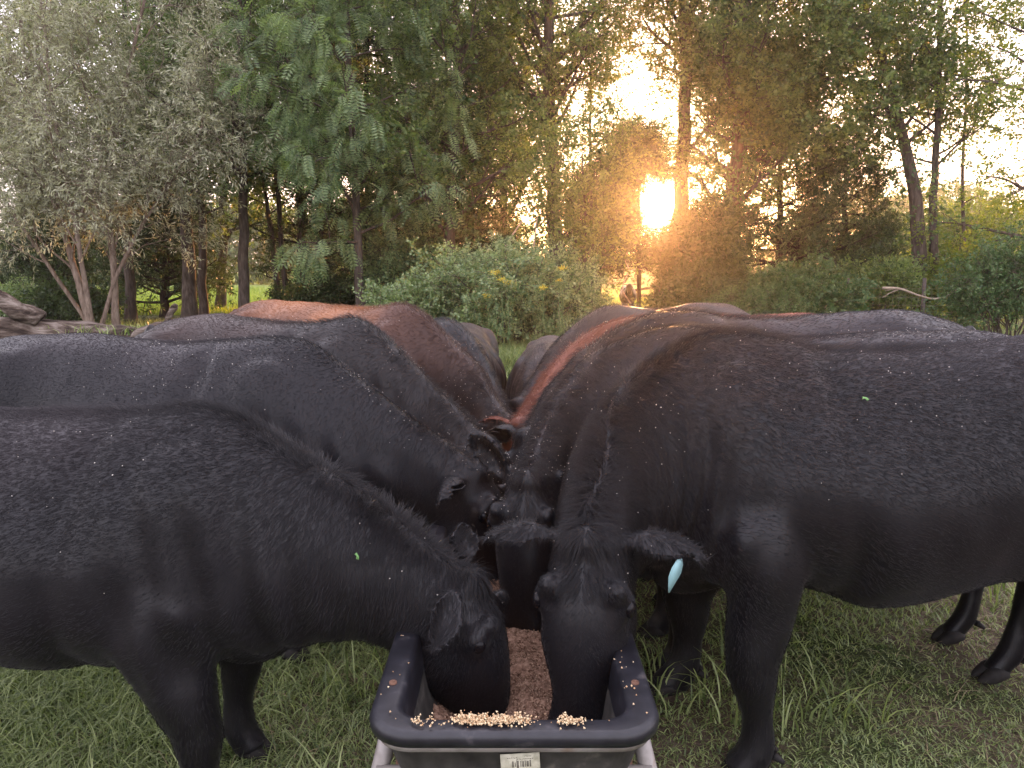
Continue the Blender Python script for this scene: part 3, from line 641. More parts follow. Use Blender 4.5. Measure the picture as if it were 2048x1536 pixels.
# ------------------------------------------------------------------ trees
M_bark = noisy_mat('grey_brown_bark', [(.3, (.045, .034, .028)), (.55, (.11, .085, .07)), (.8, (.20, .16, .135))], 5, .95, .9, .03, vscale=(3, 3, .7), spec=.15)
M_barkl = noisy_mat('pale_willow_bark', [(.3, (.12, .085, .065)), (.55, (.24, .18, .14)), (.8, (.36, .29, .24))], 6, .95, .8, .02, vscale=(3, 3, .7), spec=.15)
M_barkd = noisy_mat('dark_cedar_bark', [(.3, (.022, .016, .014)), (.7, (.07, .052, .044))], 5, .95, .9, .03, vscale=(3, 3, .6), spec=.1)
L_will = leaf_mat('willow_leaves', (.13, .14, .08), (.60, .59, .43), .35, (1.2, 1.25, .7), .5, .5)
L_waln = leaf_mat('walnut_leaves', (.034, .070, .030), (.28, .36, .18), .38)
L_oak = leaf_mat('broad_leaves', (.034, .066, .022), (.23, .29, .11), .45)
L_yel = leaf_mat('yellow_green_leaves', (.07, .11, .02), (.22, .26, .06), .5)
L_ced = leaf_mat('cedar_needles', (.016, .036, .014), (.09, .125, .05), .3)
L_bush = leaf_mat('rose_bush_leaves', (.06, .105, .042), (.29, .36, .19), .30)
L_vine = leaf_mat('vine_leaves', (.025, .060, .022), (.13, .20, .08), .3)
def unit(v): return v/(np.linalg.norm(v, axis=-1, keepdims=True) + 1e-9)
def grow(rg, P0, R0, n, t0, t1, length, ang, K=6, up=.15, wig=.12, rfac=.5, lenfn=None, jang=12):
    N, K0, _ = P0.shape; M = N*n
    t = np.tile((np.arange(n)+.5)/n, N); t = t0 + (t1-t0)*np.clip(t + rg.uniform(-.5, .5, M)/n, 0, 1)
    par = np.repeat(np.arange(N), n); f = t*(K0-1); i = np.clip(f.astype(int), 0, K0-2); u = (f-i)[:, None]
    o = P0[par, i]*(1-u) + P0[par, i+1]*u; T = unit(P0[par, i+1]-P0[par, i]); r = R0[par, i]*(1-u[:, 0]) + R0[par, i+1]*u[:, 0]
    az = rg.uniform(0, 6.28) + np.arange(M)*2.4 + rg.normal(size=M)*.4
    ref = np.where(np.abs(T[:, 2:3]) < .9, np.array([[0, 0, 1.]]), np.array([[1., 0, 0]])); A = unit(np.cross(T, ref)); B = np.cross(T, A)
    a = np.radians(ang + rg.normal(size=M)*jang)[:, None]
    d = np.cos(a)*T + np.sin(a)*(np.cos(az)[:, None]*A + np.sin(az)[:, None]*B)
    L = length*rg.uniform(.65, 1.2, M)*(lenfn(t) if lenfn else 1)
    pts = [o]; 
    for k in range(K-1):
        d = unit(d + np.array((0, 0, up/(K-1)*2)) + rg.normal(size=d.shape)*wig)
        pts.append(pts[-1] + d*(L/(K-1))[:, None])
    P = np.stack(pts, 1); R_ = (r*rfac)[:, None]*np.linspace(1, .25, K)[None]
    return P, np.maximum(R_, .0035), L
def leafT(n, L, spread, rg, kind):
    """a small spray of leaves: verts (n*4,3), pointing along +x, length about 1 unit L"""
    V = []
    for i in range(n):
        if kind == 'frond':
            t = (i//2)/(n/2); side = -1 if i % 2 else 1; o = np.array((t*L, 0, -.25*L*t*t)); d = np.array((.45, side*1., -.15)); ll = L*.34*(1-.5*abs(t-.45)); w = ll*.30
        elif kind == 'needle':
            o = np.array((rg.random()*L*.8, rg.normal()*L*.10, rg.normal()*L*.10)); d = np.array((1, rg.normal()*.9, rg.normal()*.9)); ll = L*rg.uniform(.25, .5); w = ll*.26
        elif kind == 'willow':
            t = (i+.5)/n; o = np.array((t*L, 0, 0)); d = np.array((.8, rg.normal()*.6, rg.normal()*.6)); ll = L*rg.uniform(.22, .34); w = ll*.22
        else:
            t = (i+.5)/n; o = np.array((t*L, rg.normal()*L*.12, rg.normal()*L*.12)); d = np.array((.5, rg.normal()*.9, rg.normal()*.5)); ll = L*rg.uniform(.28, .42); w = ll*.58
        d = d/np.linalg.norm(d); s = np.cross(d, rg.normal(size=3) if kind != 'frond' else np.array((0, .2, 1.))); s /= np.linalg.norm(s); nn = np.cross(d, s)
        V += [o, o + d*ll*.45 + s*w*.5 + nn*w*.12, o + d*ll, o + d*ll*.45 - s*w*.5 + nn*w*.12]
    return np.array(V)
def sprays(rg, O, D, size, kind, nl, roll=1., fat=1.):
    N = len(O); var = [leafT(nl, 1., 1, rg, kind) for _ in range(5)]
    D = unit(D); up = np.tile(np.array((0, 0, 1.)), (N, 1)) + rg.normal(size=(N, 3))*roll*.5
    Yv = unit(np.cross(up, D)); Zv = np.cross(D, Yv); Mx = np.stack([D, Yv, Zv], 1)   # rows
    T_ = np.stack(var)[rg.integers(0, 5, N)]*size[:, None, None]
    V = np.einsum('nij,njk->nik', T_, Mx) + O[:, None]
    nv = nl*4
    Fq = (np.arange(N)[:, None, None]*nv + np.arange(nl)[None, :, None]*4 + np.arange(4)[None, None]).reshape(-1, 4)
    A = np.clip(np.repeat(rg.random(N)*.6, nv) + np.repeat(rg.random(N*nl), 4)*.45, 0, 1)
    return V.reshape(-1, 3), Fq, A
def along(rg, P, n, t0=.15, t1=1.):
    N, K, _ = P.shape; par = np.repeat(np.arange(N), n); t = rg.uniform(t0, t1, N*n); f = t*(K-1); i = np.clip(f.astype(int), 0, K-2); u = (f-i)[:, None]
    return P[par, i]*(1-u) + P[par, i+1]*u, P[par, i+1]-P[par, i]
def cat_mesh(name, parts, mt, smooth=False):
    V = []; Fq = []; A = []; n = 0
    for p in parts:
        V.append(p[0]); Fq.append(p[1]+n); A.append(p[2] if len(p) > 2 else np.zeros(len(p[0]))); n += len(p[0])
    return mesh_np(name, np.concatenate(V), np.concatenate(Fq), mt, smooth, np.concatenate(A))
TREES = 'trees and saplings of the wood behind the cattle'
def opening(c_, base, nv, rg):    # ragged corridor carved from camera to sun so its glow shows: drop sprays there
    V, Fq, A = c_; O = V[::nv] + base; n = len(O)
    sv = np.array(sun_vec); w = O - np.array((0, 0, CAMH)); t = w @ sv; d = np.linalg.norm(w - t[:, None]*sv, axis=1)/np.maximum(t, 1)
    az = np.arctan2(w[:, 2]-t*sv[2], w[:, 0]-t*sv[0])
    lim = .031 + .008*np.sin(3*az+1) + .006*np.sin(7*az) + .009*rg.normal(size=n)
    k = (d > lim) | (t < 5) | ((rg.random(n) < .05) & (d > .012)); kk = np.repeat(k, nv); Q = V.reshape(n, nv, 3)[k].reshape(-1, 3); m = int(k.sum())
    return Q, Fq[:m*(nv//4)], A[kk]
def clear(P, R_, base):  # branches are cut from the same carved sun corridor
    sv = np.array(sun_vec); w = P + base - np.array((0, 0, CAMH)); t = w @ sv
    d = (np.linalg.norm(w - t[..., None]*sv, axis=2)/np.maximum(t, 1)).min(axis=1); k = d > .025
    return P[k], R_[k]
def tree(label, trunks, nL1=26, t0=.3, L1=3., a1=62, up1=.25, nL2=7, L2=1.2, nL3=5, L3=.5, kind='broad', nl=8, lsize=.34, per=3, mt=None, bark=None, seed=1, lenfn=None, wig=.12,
         vine=0, name='tree', group=TREES, cat='tree', a3=50, droop=0., limbs=(), vm=None, l2up=.1):
    """trunks: list of (points [(x,y,z)..], r0, r1) in world metres"""
    rg = np.random.default_rng(seed); b0 = trunks[0][0][0]; base = np.array((b0[0], b0[1], 0.))
    TP = []; TR = []
    for pts, r0, r1 in list(trunks) + list(limbs):
        c = crom(pts, 4); s = np.linspace(0, 1, 16); q = np.stack([np.interp(s*(len(c)-1), range(len(c)), c[:, k]) for k in range(3)], 1)
        q[1:] += rg.normal(size=(15, 3))*r0*.12
        TP.append(q); rr = r0 + (r1-r0)*s**.8; rr[0] *= 1.25; TR.append(rr)
    TP = np.array(TP) - base; TR = np.array(TR)
    P1, R1, _ = grow(rg, TP, TR, nL1, t0, .99, L1, a1, 8, up1, wig, .42, lenfn)
    P2, R2, _ = grow(rg, P1, R1, nL2, .25, 1., L2, 48, 6, l2up, wig*1.2, .5, lambda t: 1.1-.5*t)
    P1, R1 = clear(P1, R1, base); P2, R2 = clear(P2, R2, base)
    P3, R3, _ = grow(rg, P2, R2, nL3, .2, 1., L3, a3, 4, -droop, wig*1.5, .5); P3, R3 = clear(P3, R3, base)
    root = thing(name, label, cat, tuple(base), group)
    bark = bark or M_bark
    parts = [tubes(TP, TR, 10)]
    obj('trunk', cat_mesh('trunk', parts, bark, True), root)
    obj('branches', cat_mesh('branches', [tubes(P1, R1, 6), tubes(P2, R2, 4), tubes(P3, np.minimum(R3, .008), 3)], bark, True), root)
    O, D = along(rg, P3, per, .3, 1.); D = unit(D) + rg.normal(size=D.shape)*.45; D[:, 2] -= droop
    sz = lsize*rg.uniform(.6, 1.25, len(O)); cr = [sprays(rg, O, D, sz, kind, nl, .8)]
    O, D = along(rg, P2, 2, .5, 1.); cr.append(sprays(rg, O, unit(D)+rg.normal(size=D.shape)*.5, lsize*rg.uniform(.6, 1.1, len(O)), kind, nl, .8))
    obj('crown', cat_mesh('crown', [opening(c_, base, nl*4, rg) for c_ in cr], mt), root)
    if vine:
        O, D = along(rg, TP, vine, .02, .85); az = rg.uniform(0, 6.28, len(O)); rr = np.interp(rg.random(len(O)), (0, 1), (.1, .75))
        off = np.stack([np.cos(az)*rr, np.sin(az)*rr, rg.normal(size=len(O))*.2], 1)
        obj('vine', cat_mesh('vine', [sprays(rg, O+off, off + np.array((0, 0, -.2)), .36*rg.uniform(.6, 1.2, len(O)), 'broad', 9, 1.)], vm or L_vine), root)
    return root
def T2(p, Y, z0=0.):      # trunk points given as (photo x, height m) at distance Y
    return [(pxx(x, Y, z), Y + (rz if len(q) > 2 else 0), z) for q in p for x, z, rz in [(q[0], q[1], q[2] if len(q) > 2 else 0)]]

# the pale willow at the left
Y = 19.
tree('pale olive willow with several leaning stems and fine narrow leaves, at the left edge', [(T2([(185, 0), (150, 1.6), (110, 3.2), (70, 5), (40, 7.5)], Y), .105, .03), (T2([(222, 0, .3), (225, 2), (215, 4), (250, 6), (300, 8.5)], Y), .10, .03),
      (T2([(190, 0, .2), (235, 1.5), (300, 3), (370, 4.3), (430, 5.6)], Y), .06, .02), (T2([(165, 0, .5), (60, 2.4), (-40, 4.2), (-120, 6)], Y), .06, .02), (T2([(200, 0, -.3), (190, 2.5, -.8), (160, 5, -1), (140, 8, -1.2)], Y), .07, .025)],
     nL1=20, t0=.22, L1=2.0, a1=48, up1=.5, nL2=8, L2=.95, nL3=6, L3=.55, kind='willow', nl=9, lsize=.42, per=2, mt=L_will, bark=M_barkl, seed=11, wig=.16, name='willow_tree', droop=.3)
# slim trunks at the left
tree('slim dark tree standing just right of the willow', [(T2([(262, 0), (255, 3), (248, 6), (250, 10.5)], 23), .17, .06)], nL1=16, t0=.45, L1=2.6, mt=L_oak, seed=12)
tree('thick straight tree with a bare lower trunk right of the fallen log', [(T2([(380, 0), (372, 3), (366, 6), (372, 12)], 22.5), .23, .08)], nL1=26, t0=.35, L1=3.0, mt=L_waln, kind='broad', seed=13)
tree('slender dark tree close beside the thick straight one', [(T2([(408, 0), (404, 3), (398, 6), (392, 10)], 23.5), .15, .05)], nL1=18, t0=.35, L1=2.4, mt=L_oak, seed=14)
tree('tall walnut with a clean brown trunk left of the dark cedars', [(T2([(492, 0), (486, 2.5), (484, 5), (478, 8), (470, 12)], 21.5), .17, .06)], nL1=26, t0=.38, L1=3.3, kind='frond', nl=12, lsize=.42, per=2, mt=L_waln, seed=15, nL2=6, droop=.4)
tree('leaning forked sapling between the walnut and the cedars', [(T2([(560, 0), (545, 2.5), (525, 4.5), (500, 7)], 24), .10, .03), (T2([(575, 0), (560, 3), (545, 6), (540, 9)], 24), .10, .04)], nL1=14, t0=.45, L1=2.0, mt=L_waln, kind='frond', nl=12, lsize=.4, per=2, seed=16)
tree('leafy walnut with feathery bright fronds hanging before the cedars', [(T2([(722, 0), (715, 3), (700, 6), (690, 11)], 20.0), .14, .05)], nL1=34, t0=.25, L1=2.6, a1=70, up1=.1, kind='frond', nl=14, lsize=.47, per=3, mt=L_waln, seed=17, nL2=7, droop=.5)
tree('big spreading walnut crown high above the gap at the left', [(T2([(610, 0), (600, 4), (590, 7), (585, 13)], 25), .2, .08)], nL1=34, t0=.4, L1=3.6, kind='frond', nl=12, lsize=.5, per=2, mt=L_waln, seed=18, nL2=7, droop=.4)
# cedars
def cedar(label, x, Y, H, seed, L=2.4, t0=.08, r=.16, mt=None, lean=0, nL1=60, vine=0):
    tree(label, [(T2([(x, 0), (x+lean*.4, H*.5), (x+lean, H)], Y), r, .03)], nL1=nL1, t0=t0, L1=L, a1=82, up1=.05, nL2=8, L2=.8, nL3=4, L3=.35, kind='needle', nl=10, lsize=.36, per=2, mt=mt or L_ced, bark=M_barkd, seed=seed,
         lenfn=lambda t: np.clip(1.25*(1.05-t), .1, 1), name='cedar_tree', droop=.1, vine=vine)
cedar('dark cedar at the left end of the cedar row, behind the sapling', 640, 25.5, 11, 21)
cedar('tall dark cedar in the middle of the row', 735, 24.5, 13, 22, 2.8)
cedar('dark cedar behind the left side of the round bush', 850, 25, 12, 23, 2.6)
cedar('narrow dark cedar behind the top of the round bush', 960, 26, 9.5, 24, 2.4)
cedar('low dark cedar under the willow', 330, 26, 5.2, 25, 2.2)
cedar('low dark cedar at the left edge behind the willow', 100, 26.5, 4.6, 26, 2.0)
# vine covered and broadleaf trees in the middle
tree('vine wrapped broadleaf tree rising behind the round bush', [(T2([(905, 0), (900, 3), (915, 6), (905, 12)], 21), .2, .08)], nL1=34, t0=.28, L1=2.5, mt=L_oak, lsize=.3, seed=31, vine=420, per=3)
tree('tall broadleaf tree with a thick dark trunk in the middle of the wood', [(T2([(1118, 0), (1108, 3), (1100, 6), (1092, 9), (1085, 13)], 22), .27, .10)], nL1=38, t0=.42, L1=3.0, mt=L_oak, lsize=.33, seed=32, per=3, vine=160, nL3=5)
tree('thin dark sapling between the thick trunk and the low sun', [(T2([(1180, 0), (1184, 3), (1180, 6), (1186, 9)], 24), .07, .03)], nL1=14, t0=.35, L1=1.3, mt=L_oak, lsize=.24, seed=33, per=1)
tree('yellowish small tree left of the low sun', [(T2([(1150, 0), (1170, 2), (1165, 4.4)], 19), .07, .02)], nL1=22, t0=.3, L1=1.5, mt=L_oak, lsize=.28, seed=34, per=2)
tree('tall tree with a leaning pale trunk right where the sun is', [(T2([(1322, 0), (1336, 1.8), (1358, 3.5), (1368, 6), (1372, 8.2), (1360, 10.5), (1350, 13)], 23.5), .31, .10)], limbs=[(T2([(1372, 7.6), (1440, 9), (1510, 10.6)], 23.5), .12, .05), (T2([(1345, 4.4), (1400, 5.6), (1450, 6.3)], 23.5), .07, .03)],
     nL1=30, t0=.58, L1=2.4, mt=L_oak, lsize=.33, seed=35, per=3, nL3=5)
cedar('small dark cedar whose top hangs over the low sun', 1278, 25.0, 5.9, 36, 2.2, .27, .09, nL1=90)
cedar('ragged dark cedar left of the low sun', 1200, 24.5, 4.6, 37, 1.9, .36, .08, nL1=40)
# dark vine column and its cedars
tree('very dark tree smothered in vines, a column right of the sun', [(T2([(1432, 0), (1455, 3), (1480, 6), (1492, 9), (1490, 12.5)], 22), .24, .10)], nL1=34, t0=.2, L1=1.9, mt=L_oak, lsize=.3, seed=41, per=2, vine=900, vm=L_vine)
cedar('wide dark cedar right of the vine column', 1560, 23, 7.2, 42, 2.6, .1)
cedar('dense low cedar in the middle of the right half', 1690, 24.5, 6.0, 43, 2.4, .1)
cedar('low dark cedar just right of the sun, below it', 1405, 21, 3.0, 44, 1.5, .05, .08)
tree('tall open tree with a forked crooked trunk in the right part', [(T2([(1838, 0), (1836, 2.5), (1825, 4.2), (1800, 5.6), (1765, 7.3), (1715, 9.2), (1690, 11)], 21.5), .23, .06), (T2([(1868, 0), (1866, 3), (1872, 5), (1880, 8), (1886, 11)], 21.5), .15, .04)],
     limbs=[(T2([(1778, 6.8), (1700, 6.6), (1620, 7.0)], 21.5), .06, .02)], nL1=26, t0=.42, L1=2.1, mt=L_oak, lsize=.32, seed=45, per=3, nL3=5, vine=150)
tree('yellow green maple reaching in from the right edge', [(T2([(2150, 0), (2140, 3), (2120, 6), (2090, 9)], 19), .2, .07)], nL1=26, t0=.22, L1=2.9, a1=72, up1=.0, mt=L_yel, lsize=.28, seed=46, per=2, nL3=4, droop=.3)
tree('thin broken sapling behind the crooked trunk, nearly leafless', [(T2([(1940, 0), (1925, 4), (1935, 8), (1920, 11)], 24), .07, .02)], nL1=9, t0=.3, L1=1.1, mt=L_oak, lsize=.24, seed=47, per=1, nL3=3)
# second rank behind, to close the wood on the left
k = 0
for x, Yb, H, L, mtb, lb in ((-150, 27, 12, 3.4, L_oak, 'broadleaf tree closing the wood at the far left edge'), (60, 29, 13, 3.8, L_waln, 'tall green tree behind the willow stems'), (250, 30, 13, 3.8, L_oak, 'tall tree behind the willow crown'),
                             (440, 30, 12, 3.6, L_waln, 'green tree seen between the two slim trunks'), (650, 31, 14, 4.0, L_oak, 'tall tree behind the left cedars'), (840, 31, 14, 4.0, L_oak, 'tall tree behind the middle cedar'),
                             (1000, 30, 12, 3.2, L_oak, 'tree behind the thick dark trunk, sky showing through')):
    tree(lb, [(T2([(x, 0), (x+8, H*.5), (x-6, H)], Yb), .2, .07)], nL1=30, t0=.22, L1=L, mt=mtb, lsize=.42, seed=60+k, per=2, nl=8, nL2=7); k += 1
# understorey shrubs and brush
def shrub(label, x, Y, H, Wd, seed, mt, dens=900, lsize=.2, stems=26, name='shrub', group='shrubs and brush under the trees', flat=.6, bark=None, depth=None):
    rg = np.random.default_rng(seed); X0 = pxx(x, Y); dp = depth or Wd*.6
    a = rg.uniform(0, 6.28, stems); rr = np.sqrt(rg.random(stems)); ex = np.cos(a)*rr*Wd*.5; ey = np.sin(a)*rr*dp*.5; hh = H*(.55+.45*np.sqrt(np.clip(1-rr**2, 0, 1)))*rg.uniform(.75, 1.12, stems)
    t = np.linspace(0, 1, 7)[None]
    P = np.stack([ex[:, None]*(.25+.75*t**1.3), ey[:, None]*(.25+.75*t**1.3), hh[:, None]*np.sin(t*1.45)], 2); P[:, 1:] += rg.normal(size=(stems, 6, 3))*.05*H*np.array((1, 1, .6))
    Rr = .016*np.linspace(1, .35, 7)[None]*np.ones((stems, 1))*max(.6, H/2)
    P2, R2, _ = grow(rg, P, Rr, 9, .25, 1, H*.34, 55, 5, -.15, .2, .6)
    P3, R3, _ = grow(rg, P2, R2, 3, .3, 1, H*.16, 50, 4, -.1, .25, .6)
    root = thing(name, label, 'bush' if name == 'bush' else 'shrub', (X0, Y, 0), group)
    obj('stems', cat_mesh('stems', [tubes(P, Rr, 5), tubes(P2, R2, 4), tubes(P3, np.minimum(R3, .004), 3)], bark or M_bark), root)
    O, D = along(rg, P3, max(1, dens//(stems*27)), .2, 1); O2, D2 = along(rg, P2, max(1, dens//(stems*14)), .4, 1); O = np.concatenate([O, O2]); D = np.concatenate([D, D2])
    k_ = O[:, 2] > .12*H*rg.random(len(O)); O, D = O[k_], D[k_]
    obj('foliage', cat_mesh('foliage', [sprays(rg, O, unit(D)+rg.normal(size=D.shape)*.5, lsize*rg.uniform(.6, 1.25, len(O)), 'broad', 8, 1.)], mt), root)
    return root, P2 + np.array((X0, Y, 0))
bush, BP = shrub('big rounded rose bush with small leaves and yellow flower heads, in the middle', 1005, 13.2, 1.68, 3.5, 81, L_bush, 7500, .15, 70, 'bush', None, depth=2.4)
b2, _ = shrub('lower leafy bush touching the left side of the round one', 850, 13.6, 1.2, 2.0, 82, L_bush, 2600, .17, 36, 'bush', None, depth=1.6)
for k, (x, Y, H, Wd, mt_, d, lb) in enumerate(((1140, 14.2, 1.45, 1.0, L_vine, 1500, 'dark leafy bush at the right shoulder of the round bush'), (1400, 19, 1.2, 2.2, L_ced, 1500, 'low dark brush left of the wire fence'), (1600, 18.5, 1.5, 2.8, L_vine, 2200, 'green brush below the wide cedar'),
        (1500, 17.5, 1.0, 2.4, L_vine, 1400, 'low brush behind the red backed cow'), (2010, 15.5, 2.0, 2.4, L_vine, 2400, 'dark vine thicket at the right edge'), (1760, 20, 1.6, 2.2, L_oak, 1500, 'open brush around the crooked tree'), (1930, 20.5, 1.9, 2.2, L_yel, 1300, 'yellowish brush right of the crooked tree'),
        (1700, 26, 2.6, 3.4, L_yel, 1300, 'sunlit bush beyond the low cedar'), (1950, 29, 4.0, 4.5, L_yel, 2200, 'tall sunlit bush beyond the fence at the right'), (1830, 31, 3.8, 4.4, L_waln, 2000, 'green thicket beyond the forked trunk'),
        (150, 21.5, 1.1, 2.6, L_ced, 1200, 'dark low brush between the willow stems'), (50, 22, 1.0, 2.4, L_waln, 1000, 'green low brush at the left edge'), (690, 22, 1.4, 3.0, L_ced, 1500, 'shaded brush in front of the cedars'), (590, 23.5, .9, 2.0, L_ced, 900, 'low shaded brush left of the cedars'),
        (800, 21, 2.4, 2.6, L_waln, 1500, 'feathery young sumac left of the round bush'), (1350, 20.5, .6, 1.2, L_vine, 700, 'small brush at the foot of the leaning trunk'))):
    shrub(lb, x, Y, H, Wd, 90+k, mt_, d, .24 if Y > 18 else .17, 24)
# far wood on the horizon
rg = np.random.default_rng(7); n = 9000
xs = np.concatenate([rg.uniform(-12, 95, n), rg.uniform(-95, -10, n)]); yb = np.concatenate([rg.uniform(92, 97, n)]*2)
hmax = 9 + 2.2*wob(np.stack([xs, yb*0, yb*0], 1), .22, 8, 2); hmax = np.where((xs > 0), hmax*np.clip((xs-26)/16, .27, 1), hmax)
zs = rg.random(2*n)**.8*hmax; O = np.stack([xs, yb, zs], 1); D = rg.normal(size=O.shape); D[:, 2] -= .3
tag(obj('far_wood', cat_mesh('far_wood', [sprays(rg, O, D, rg.uniform(1.0, 2.2, 2*n), 'broad', 9, 1.)], L_oak)), 'distant wood beyond the sunny field', 'wood', kind='stuff')

# goldenrod heads, bare vine stems, dead branch, log, fence, rails
M_yel = leaf_mat('goldenrod_flowers', (.65, .45, .03), (.95, .75, .08), .1, (1, 1, 1), .7)
M_stem = noisy_mat('pale_dry_stem', [(.3, (.22, .16, .11)), (.7, (.42, .34, .26))], 20, .9)
M_gstem = noisy_mat('green_stem', [(.3, (.06, .10, .03)), (.7, (.14, .20, .07))], 20, .8)
for k, (x, y, s_) in enumerate(((990, 545, 1.), (1015, 563, 1.), (975, 592, .6), (1124, 536, .8), (1085, 575, .7), (1118, 560, .35), (1003, 558, .5))):
    Yf = 12.0 - .05*k; p = px(x, y, Yf)
    st = thing('goldenrod', ('goldenrod with a %s yellow head, %s on the round bush' % (('broad', 'loose', 'small', 'bright', 'pale', 'tiny', 'faint')[k], ('topmost left', 'just right of the topmost', 'lowest at the left', 'topmost right', 'right and low', 'beside the topmost right one', 'between the two left heads')[k])), 'flower', (p[0], Yf, 0), 'goldenrod flowers on the bush')
    mb = MB(); mb.tube([(0.05, 0, 0), (.02, 0, p[2]*.5), (0, 0, p[2])], [.006, .005, .003], 6); obj('stem', mb.mesh('stem', M_gstem), st)
    rg = np.random.default_rng(k); n = int(160*s_); Q = rg.normal(size=(n, 3))*np.array((.045, .04, .022))*s_**.5 + np.array((0, 0, p[2]))
    v, f, a = crumbs(Q, rg.uniform(.004, .008, n), rg); obj('flower_head', mesh_np('flower_head', v, f, M_yel, False, a), st)
    O = np.stack([np.zeros(16), np.zeros(16), np.linspace(.3, .97, 16)*p[2]], 1); D = rg.normal(size=(16, 3)); D[:, 2] = -.1
    obj('leaf', cat_mesh('leaf', [sprays(rg, O, D, np.full(16, .16), 'willow', 4, .5)], L_bush), st)
def vine(label, pts, r, name='vine_stem', cat='vine', mtl=None, side=(), group=None):
    c = crom(pts, 5); b0 = c[0].copy(); b0[2] = 0; mb = MB(); mb.tube(c-b0, np.linspace(r, r*.45, len(c)), 7)
    for sp_ in side: cc = crom(sp_, 5); mb.tube(cc-b0, np.linspace(r*.6, r*.2, len(cc)), 6)
    o = obj(name, mb.mesh(name, mtl or M_stem), None, tuple(b0)); return tag(o, label, cat, group)
V3 = lambda Y, *q: [tuple(px(x, y, Y)) for x, y in q]
vine('pale twisted vine hanging in front of the distant calf', V3(20, (1262, 608), (1245, 580), (1252, 555), (1258, 540), (1250, 520), (1254, 505)), .02, side=[V3(20, (1252, 548), (1270, 538), (1290, 541), (1296, 546))])
vine('pale crooked dead branch lying over the fence at the right', V3(17.5, (1765, 576), (1800, 578), (1840, 592), (1872, 598), (1905, 585), (1925, 560)), .035, 'dead_branch', 'branch', side=[V3(17.5, (1800, 578), (1780, 586), (1764, 596)), V3(17.5, (1790, 577), (1770, 582))])
rg = np.random.default_rng(9)
for k in range(16):
    x0 = 1345 + 40*rg.random(); q = [(x0 + rg.normal()*14 + 6*j*rg.normal()*.4, 625 - j*32) for j in range(6)]
    vine('bare tangled vine in the curtain right of the leaning trunk', V3(20.5 + rg.random(), *q), .012, group='bare vines hanging right of the sun')
vine('dead grey pole leaning behind the round bush', V3(18, (1000, 512), (1020, 478), (1045, 440)), .03, 'dead_branch', 'branch')
vine('slim pale upright dead sapling behind the round bush', V3(18, (1066, 510), (1070, 470), (1075, 430)), .022, 'dead_branch', 'branch')
# log
M_log = noisy_mat('weathered_log_wood', [(.35, (.03, .022, .018)), (.5, (.10, .075, .06)), (.68, (.24, .20, .17))], 4, .95, 1., .05, vscale=(.6, 3, 3), spec=.1)
def logm(label, pts, radii, seed, extra=(), name='fallen_log'):
    c = crom(pts, 8); r = np.interp(np.linspace(0, 1, len(c)), np.linspace(0, 1, len(radii)), radii); b0 = c[0].copy(); b0[2] = 0
    mb = MB(); mb.tube(c-b0, r, 28)
    for ep, er_ in extra: e = crom(ep, 6); mb.tube(e-b0, np.interp(np.linspace(0, 1, len(e)), np.linspace(0, 1, len(er_)), er_), 14)
    V, F = mb.arrays(); me = mesh_np(name, V, F, M_log, True)
    Nn = np.zeros(len(V)*3, np.float32); me.vertices.foreach_get('normal', Nn); V = V + Nn.reshape(-1, 3)*(.05*wob(V*np.array((.5, 1.5, 1.5)), 9, seed, 3))[:, None]
    me.vertices.foreach_set('co', V.astype(np.float32).ravel()); me.update(); return tag(obj(name, me, None, tuple(b0)), label, 'log')
YL = 12.5
logm('big mossy fallen log with a broken knob end, at the left edge', [(pxx(-160, YL), YL, .46), (pxx(20, YL), YL, .52), (pxx(170, YL), YL+.2, .45), (pxx(350, YL), YL+.3, .44)], (.32, .28, .23, .15), 3,
     extra=[([(pxx(90, YL), YL, .75), (pxx(45, YL), YL-.1, .98), (pxx(20, YL), YL-.1, 1.22)], (.16, .12, .07))])
logm('smooth grey dead limb with an upturned pointed stub, right of the mossy log', [(pxx(270, 12), 12, .42), (pxx(320, 12), 12, .66), (pxx(370, 12), 12, .60), (pxx(420, 12), 12.1, .48)], (.10, .13, .12, .05), 5,
     extra=[([(pxx(330, 12), 12, .66), (pxx(345, 12), 12, .85), (pxx(360, 12), 12, 1.03)], (.075, .045, .012))])
n = 900; x = rng.uniform(pxx(-100, YL), pxx(420, YL), n); y = YL - .1 + rng.random(n)*.6
grass_obj('weeds', M_grass, [blades(n, x, y, rng.uniform(.1, .28, n), rng.uniform(.01, .03, n), .9, rng, 4, z0=.52)], 'weeds and moss growing along the fallen log', 'weeds')
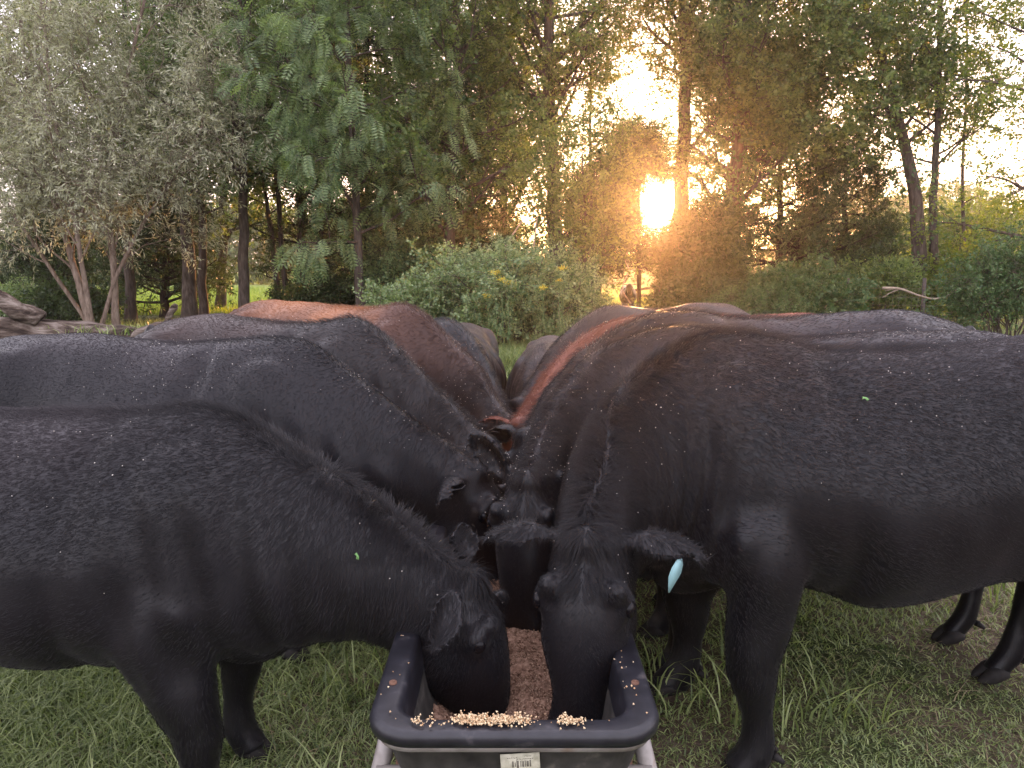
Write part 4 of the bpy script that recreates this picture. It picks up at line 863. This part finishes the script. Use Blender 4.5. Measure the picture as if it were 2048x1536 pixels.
# wire fence at the right with wooden posts
M_wire = noisy_mat('rusty_fence_wire', [(.3, (.10, .075, .06)), (.7, (.22, .18, .15))], 20, .7)
M_post = noisy_mat('grey_fence_post', [(.3, (.05, .04, .034)), (.7, (.13, .105, .09))], 8, .9, .6, .02, vscale=(3, 3, .5))
fr = thing('wire_fence', 'woven wire fence on thin wooden posts between the field and the right hand trees', 'fence', (pxx(1690, 18.8), 18.8, 0))
b0 = np.array((pxx(1690, 18.8), 18.8, 0)); xe = pxx(2300, 18.8) - b0[0]
mb = MB()
for z in (.12, .26, .40, .56, .74, .94, 1.15): mb.tube([(0, 0, z), (xe*.3, 0, z-.02), (xe*.7, 0, z+.02), (xe, 0, z)], [.004]*4, 4)
for i in range(int(xe/.16)): mb.tube([(i*.16, 0, .1), (i*.16+.01, 0, 1.15)], [.003]*2, 4)
obj('wire_mesh', mb.mesh('wire_mesh', M_wire), fr)
for i in range(5):
    mb = MB(); xx = i*xe/4; mb.tube([(xx, .06, 0), (xx+.02, .06, .7), (xx+.01, .07, 1.4)], [.055, .05, .045], 10); obj('post', mb.mesh('post', M_post), fr)
fr = thing('rail_fence', 'old sloping wooden rails behind the distant calf', 'fence', (pxx(1262, 34.5), 34.5, 0))
b0 = np.array((pxx(1262, 34.5), 34.5, 0))
for q in (((1262, 582), (1345, 570)), ((1262, 594), (1345, 588))):
    P = np.array([px(*q[0], 34.5), px(*q[1], 34.3)]) - b0; mb = MB(); mb.tube([P[0], (P[0]+P[1])/2 + np.array((0, 0, .02)), P[1]], [.06, .065, .06], 8); obj('rail', mb.mesh('rail', M_barkd), fr)
mb = MB(); pp = px(1345, 570, 34.3)-b0; mb.tube([(pp[0], pp[1]+.1, 0), (pp[0], pp[1]+.1, 1.2)], [.09, .08], 8); obj('post', mb.mesh('post', M_barkd), fr)

# ------------------------------------------------------------------ the air
m = bpy.data.materials.new('haze'); m.use_nodes = True; nt = m.node_tree; nt.nodes.clear()
pv = nt.nodes.new('ShaderNodeVolumePrincipled'); pv.inputs['Color'].default_value = (1, .93, .88, 1); pv.inputs['Density'].default_value = .0013; pv.inputs['Anisotropy'].default_value = .85
oo = nt.nodes.new('ShaderNodeOutputMaterial'); nt.links.new(pv.outputs[0], oo.inputs['Volume'])
mb = MB(); mb.box((0, 45, 9.5), (300, 110, 21)); tag(obj('haze', mb.mesh('haze', m, False)), 'thin evening haze in the air', 'haze', kind='stuff')
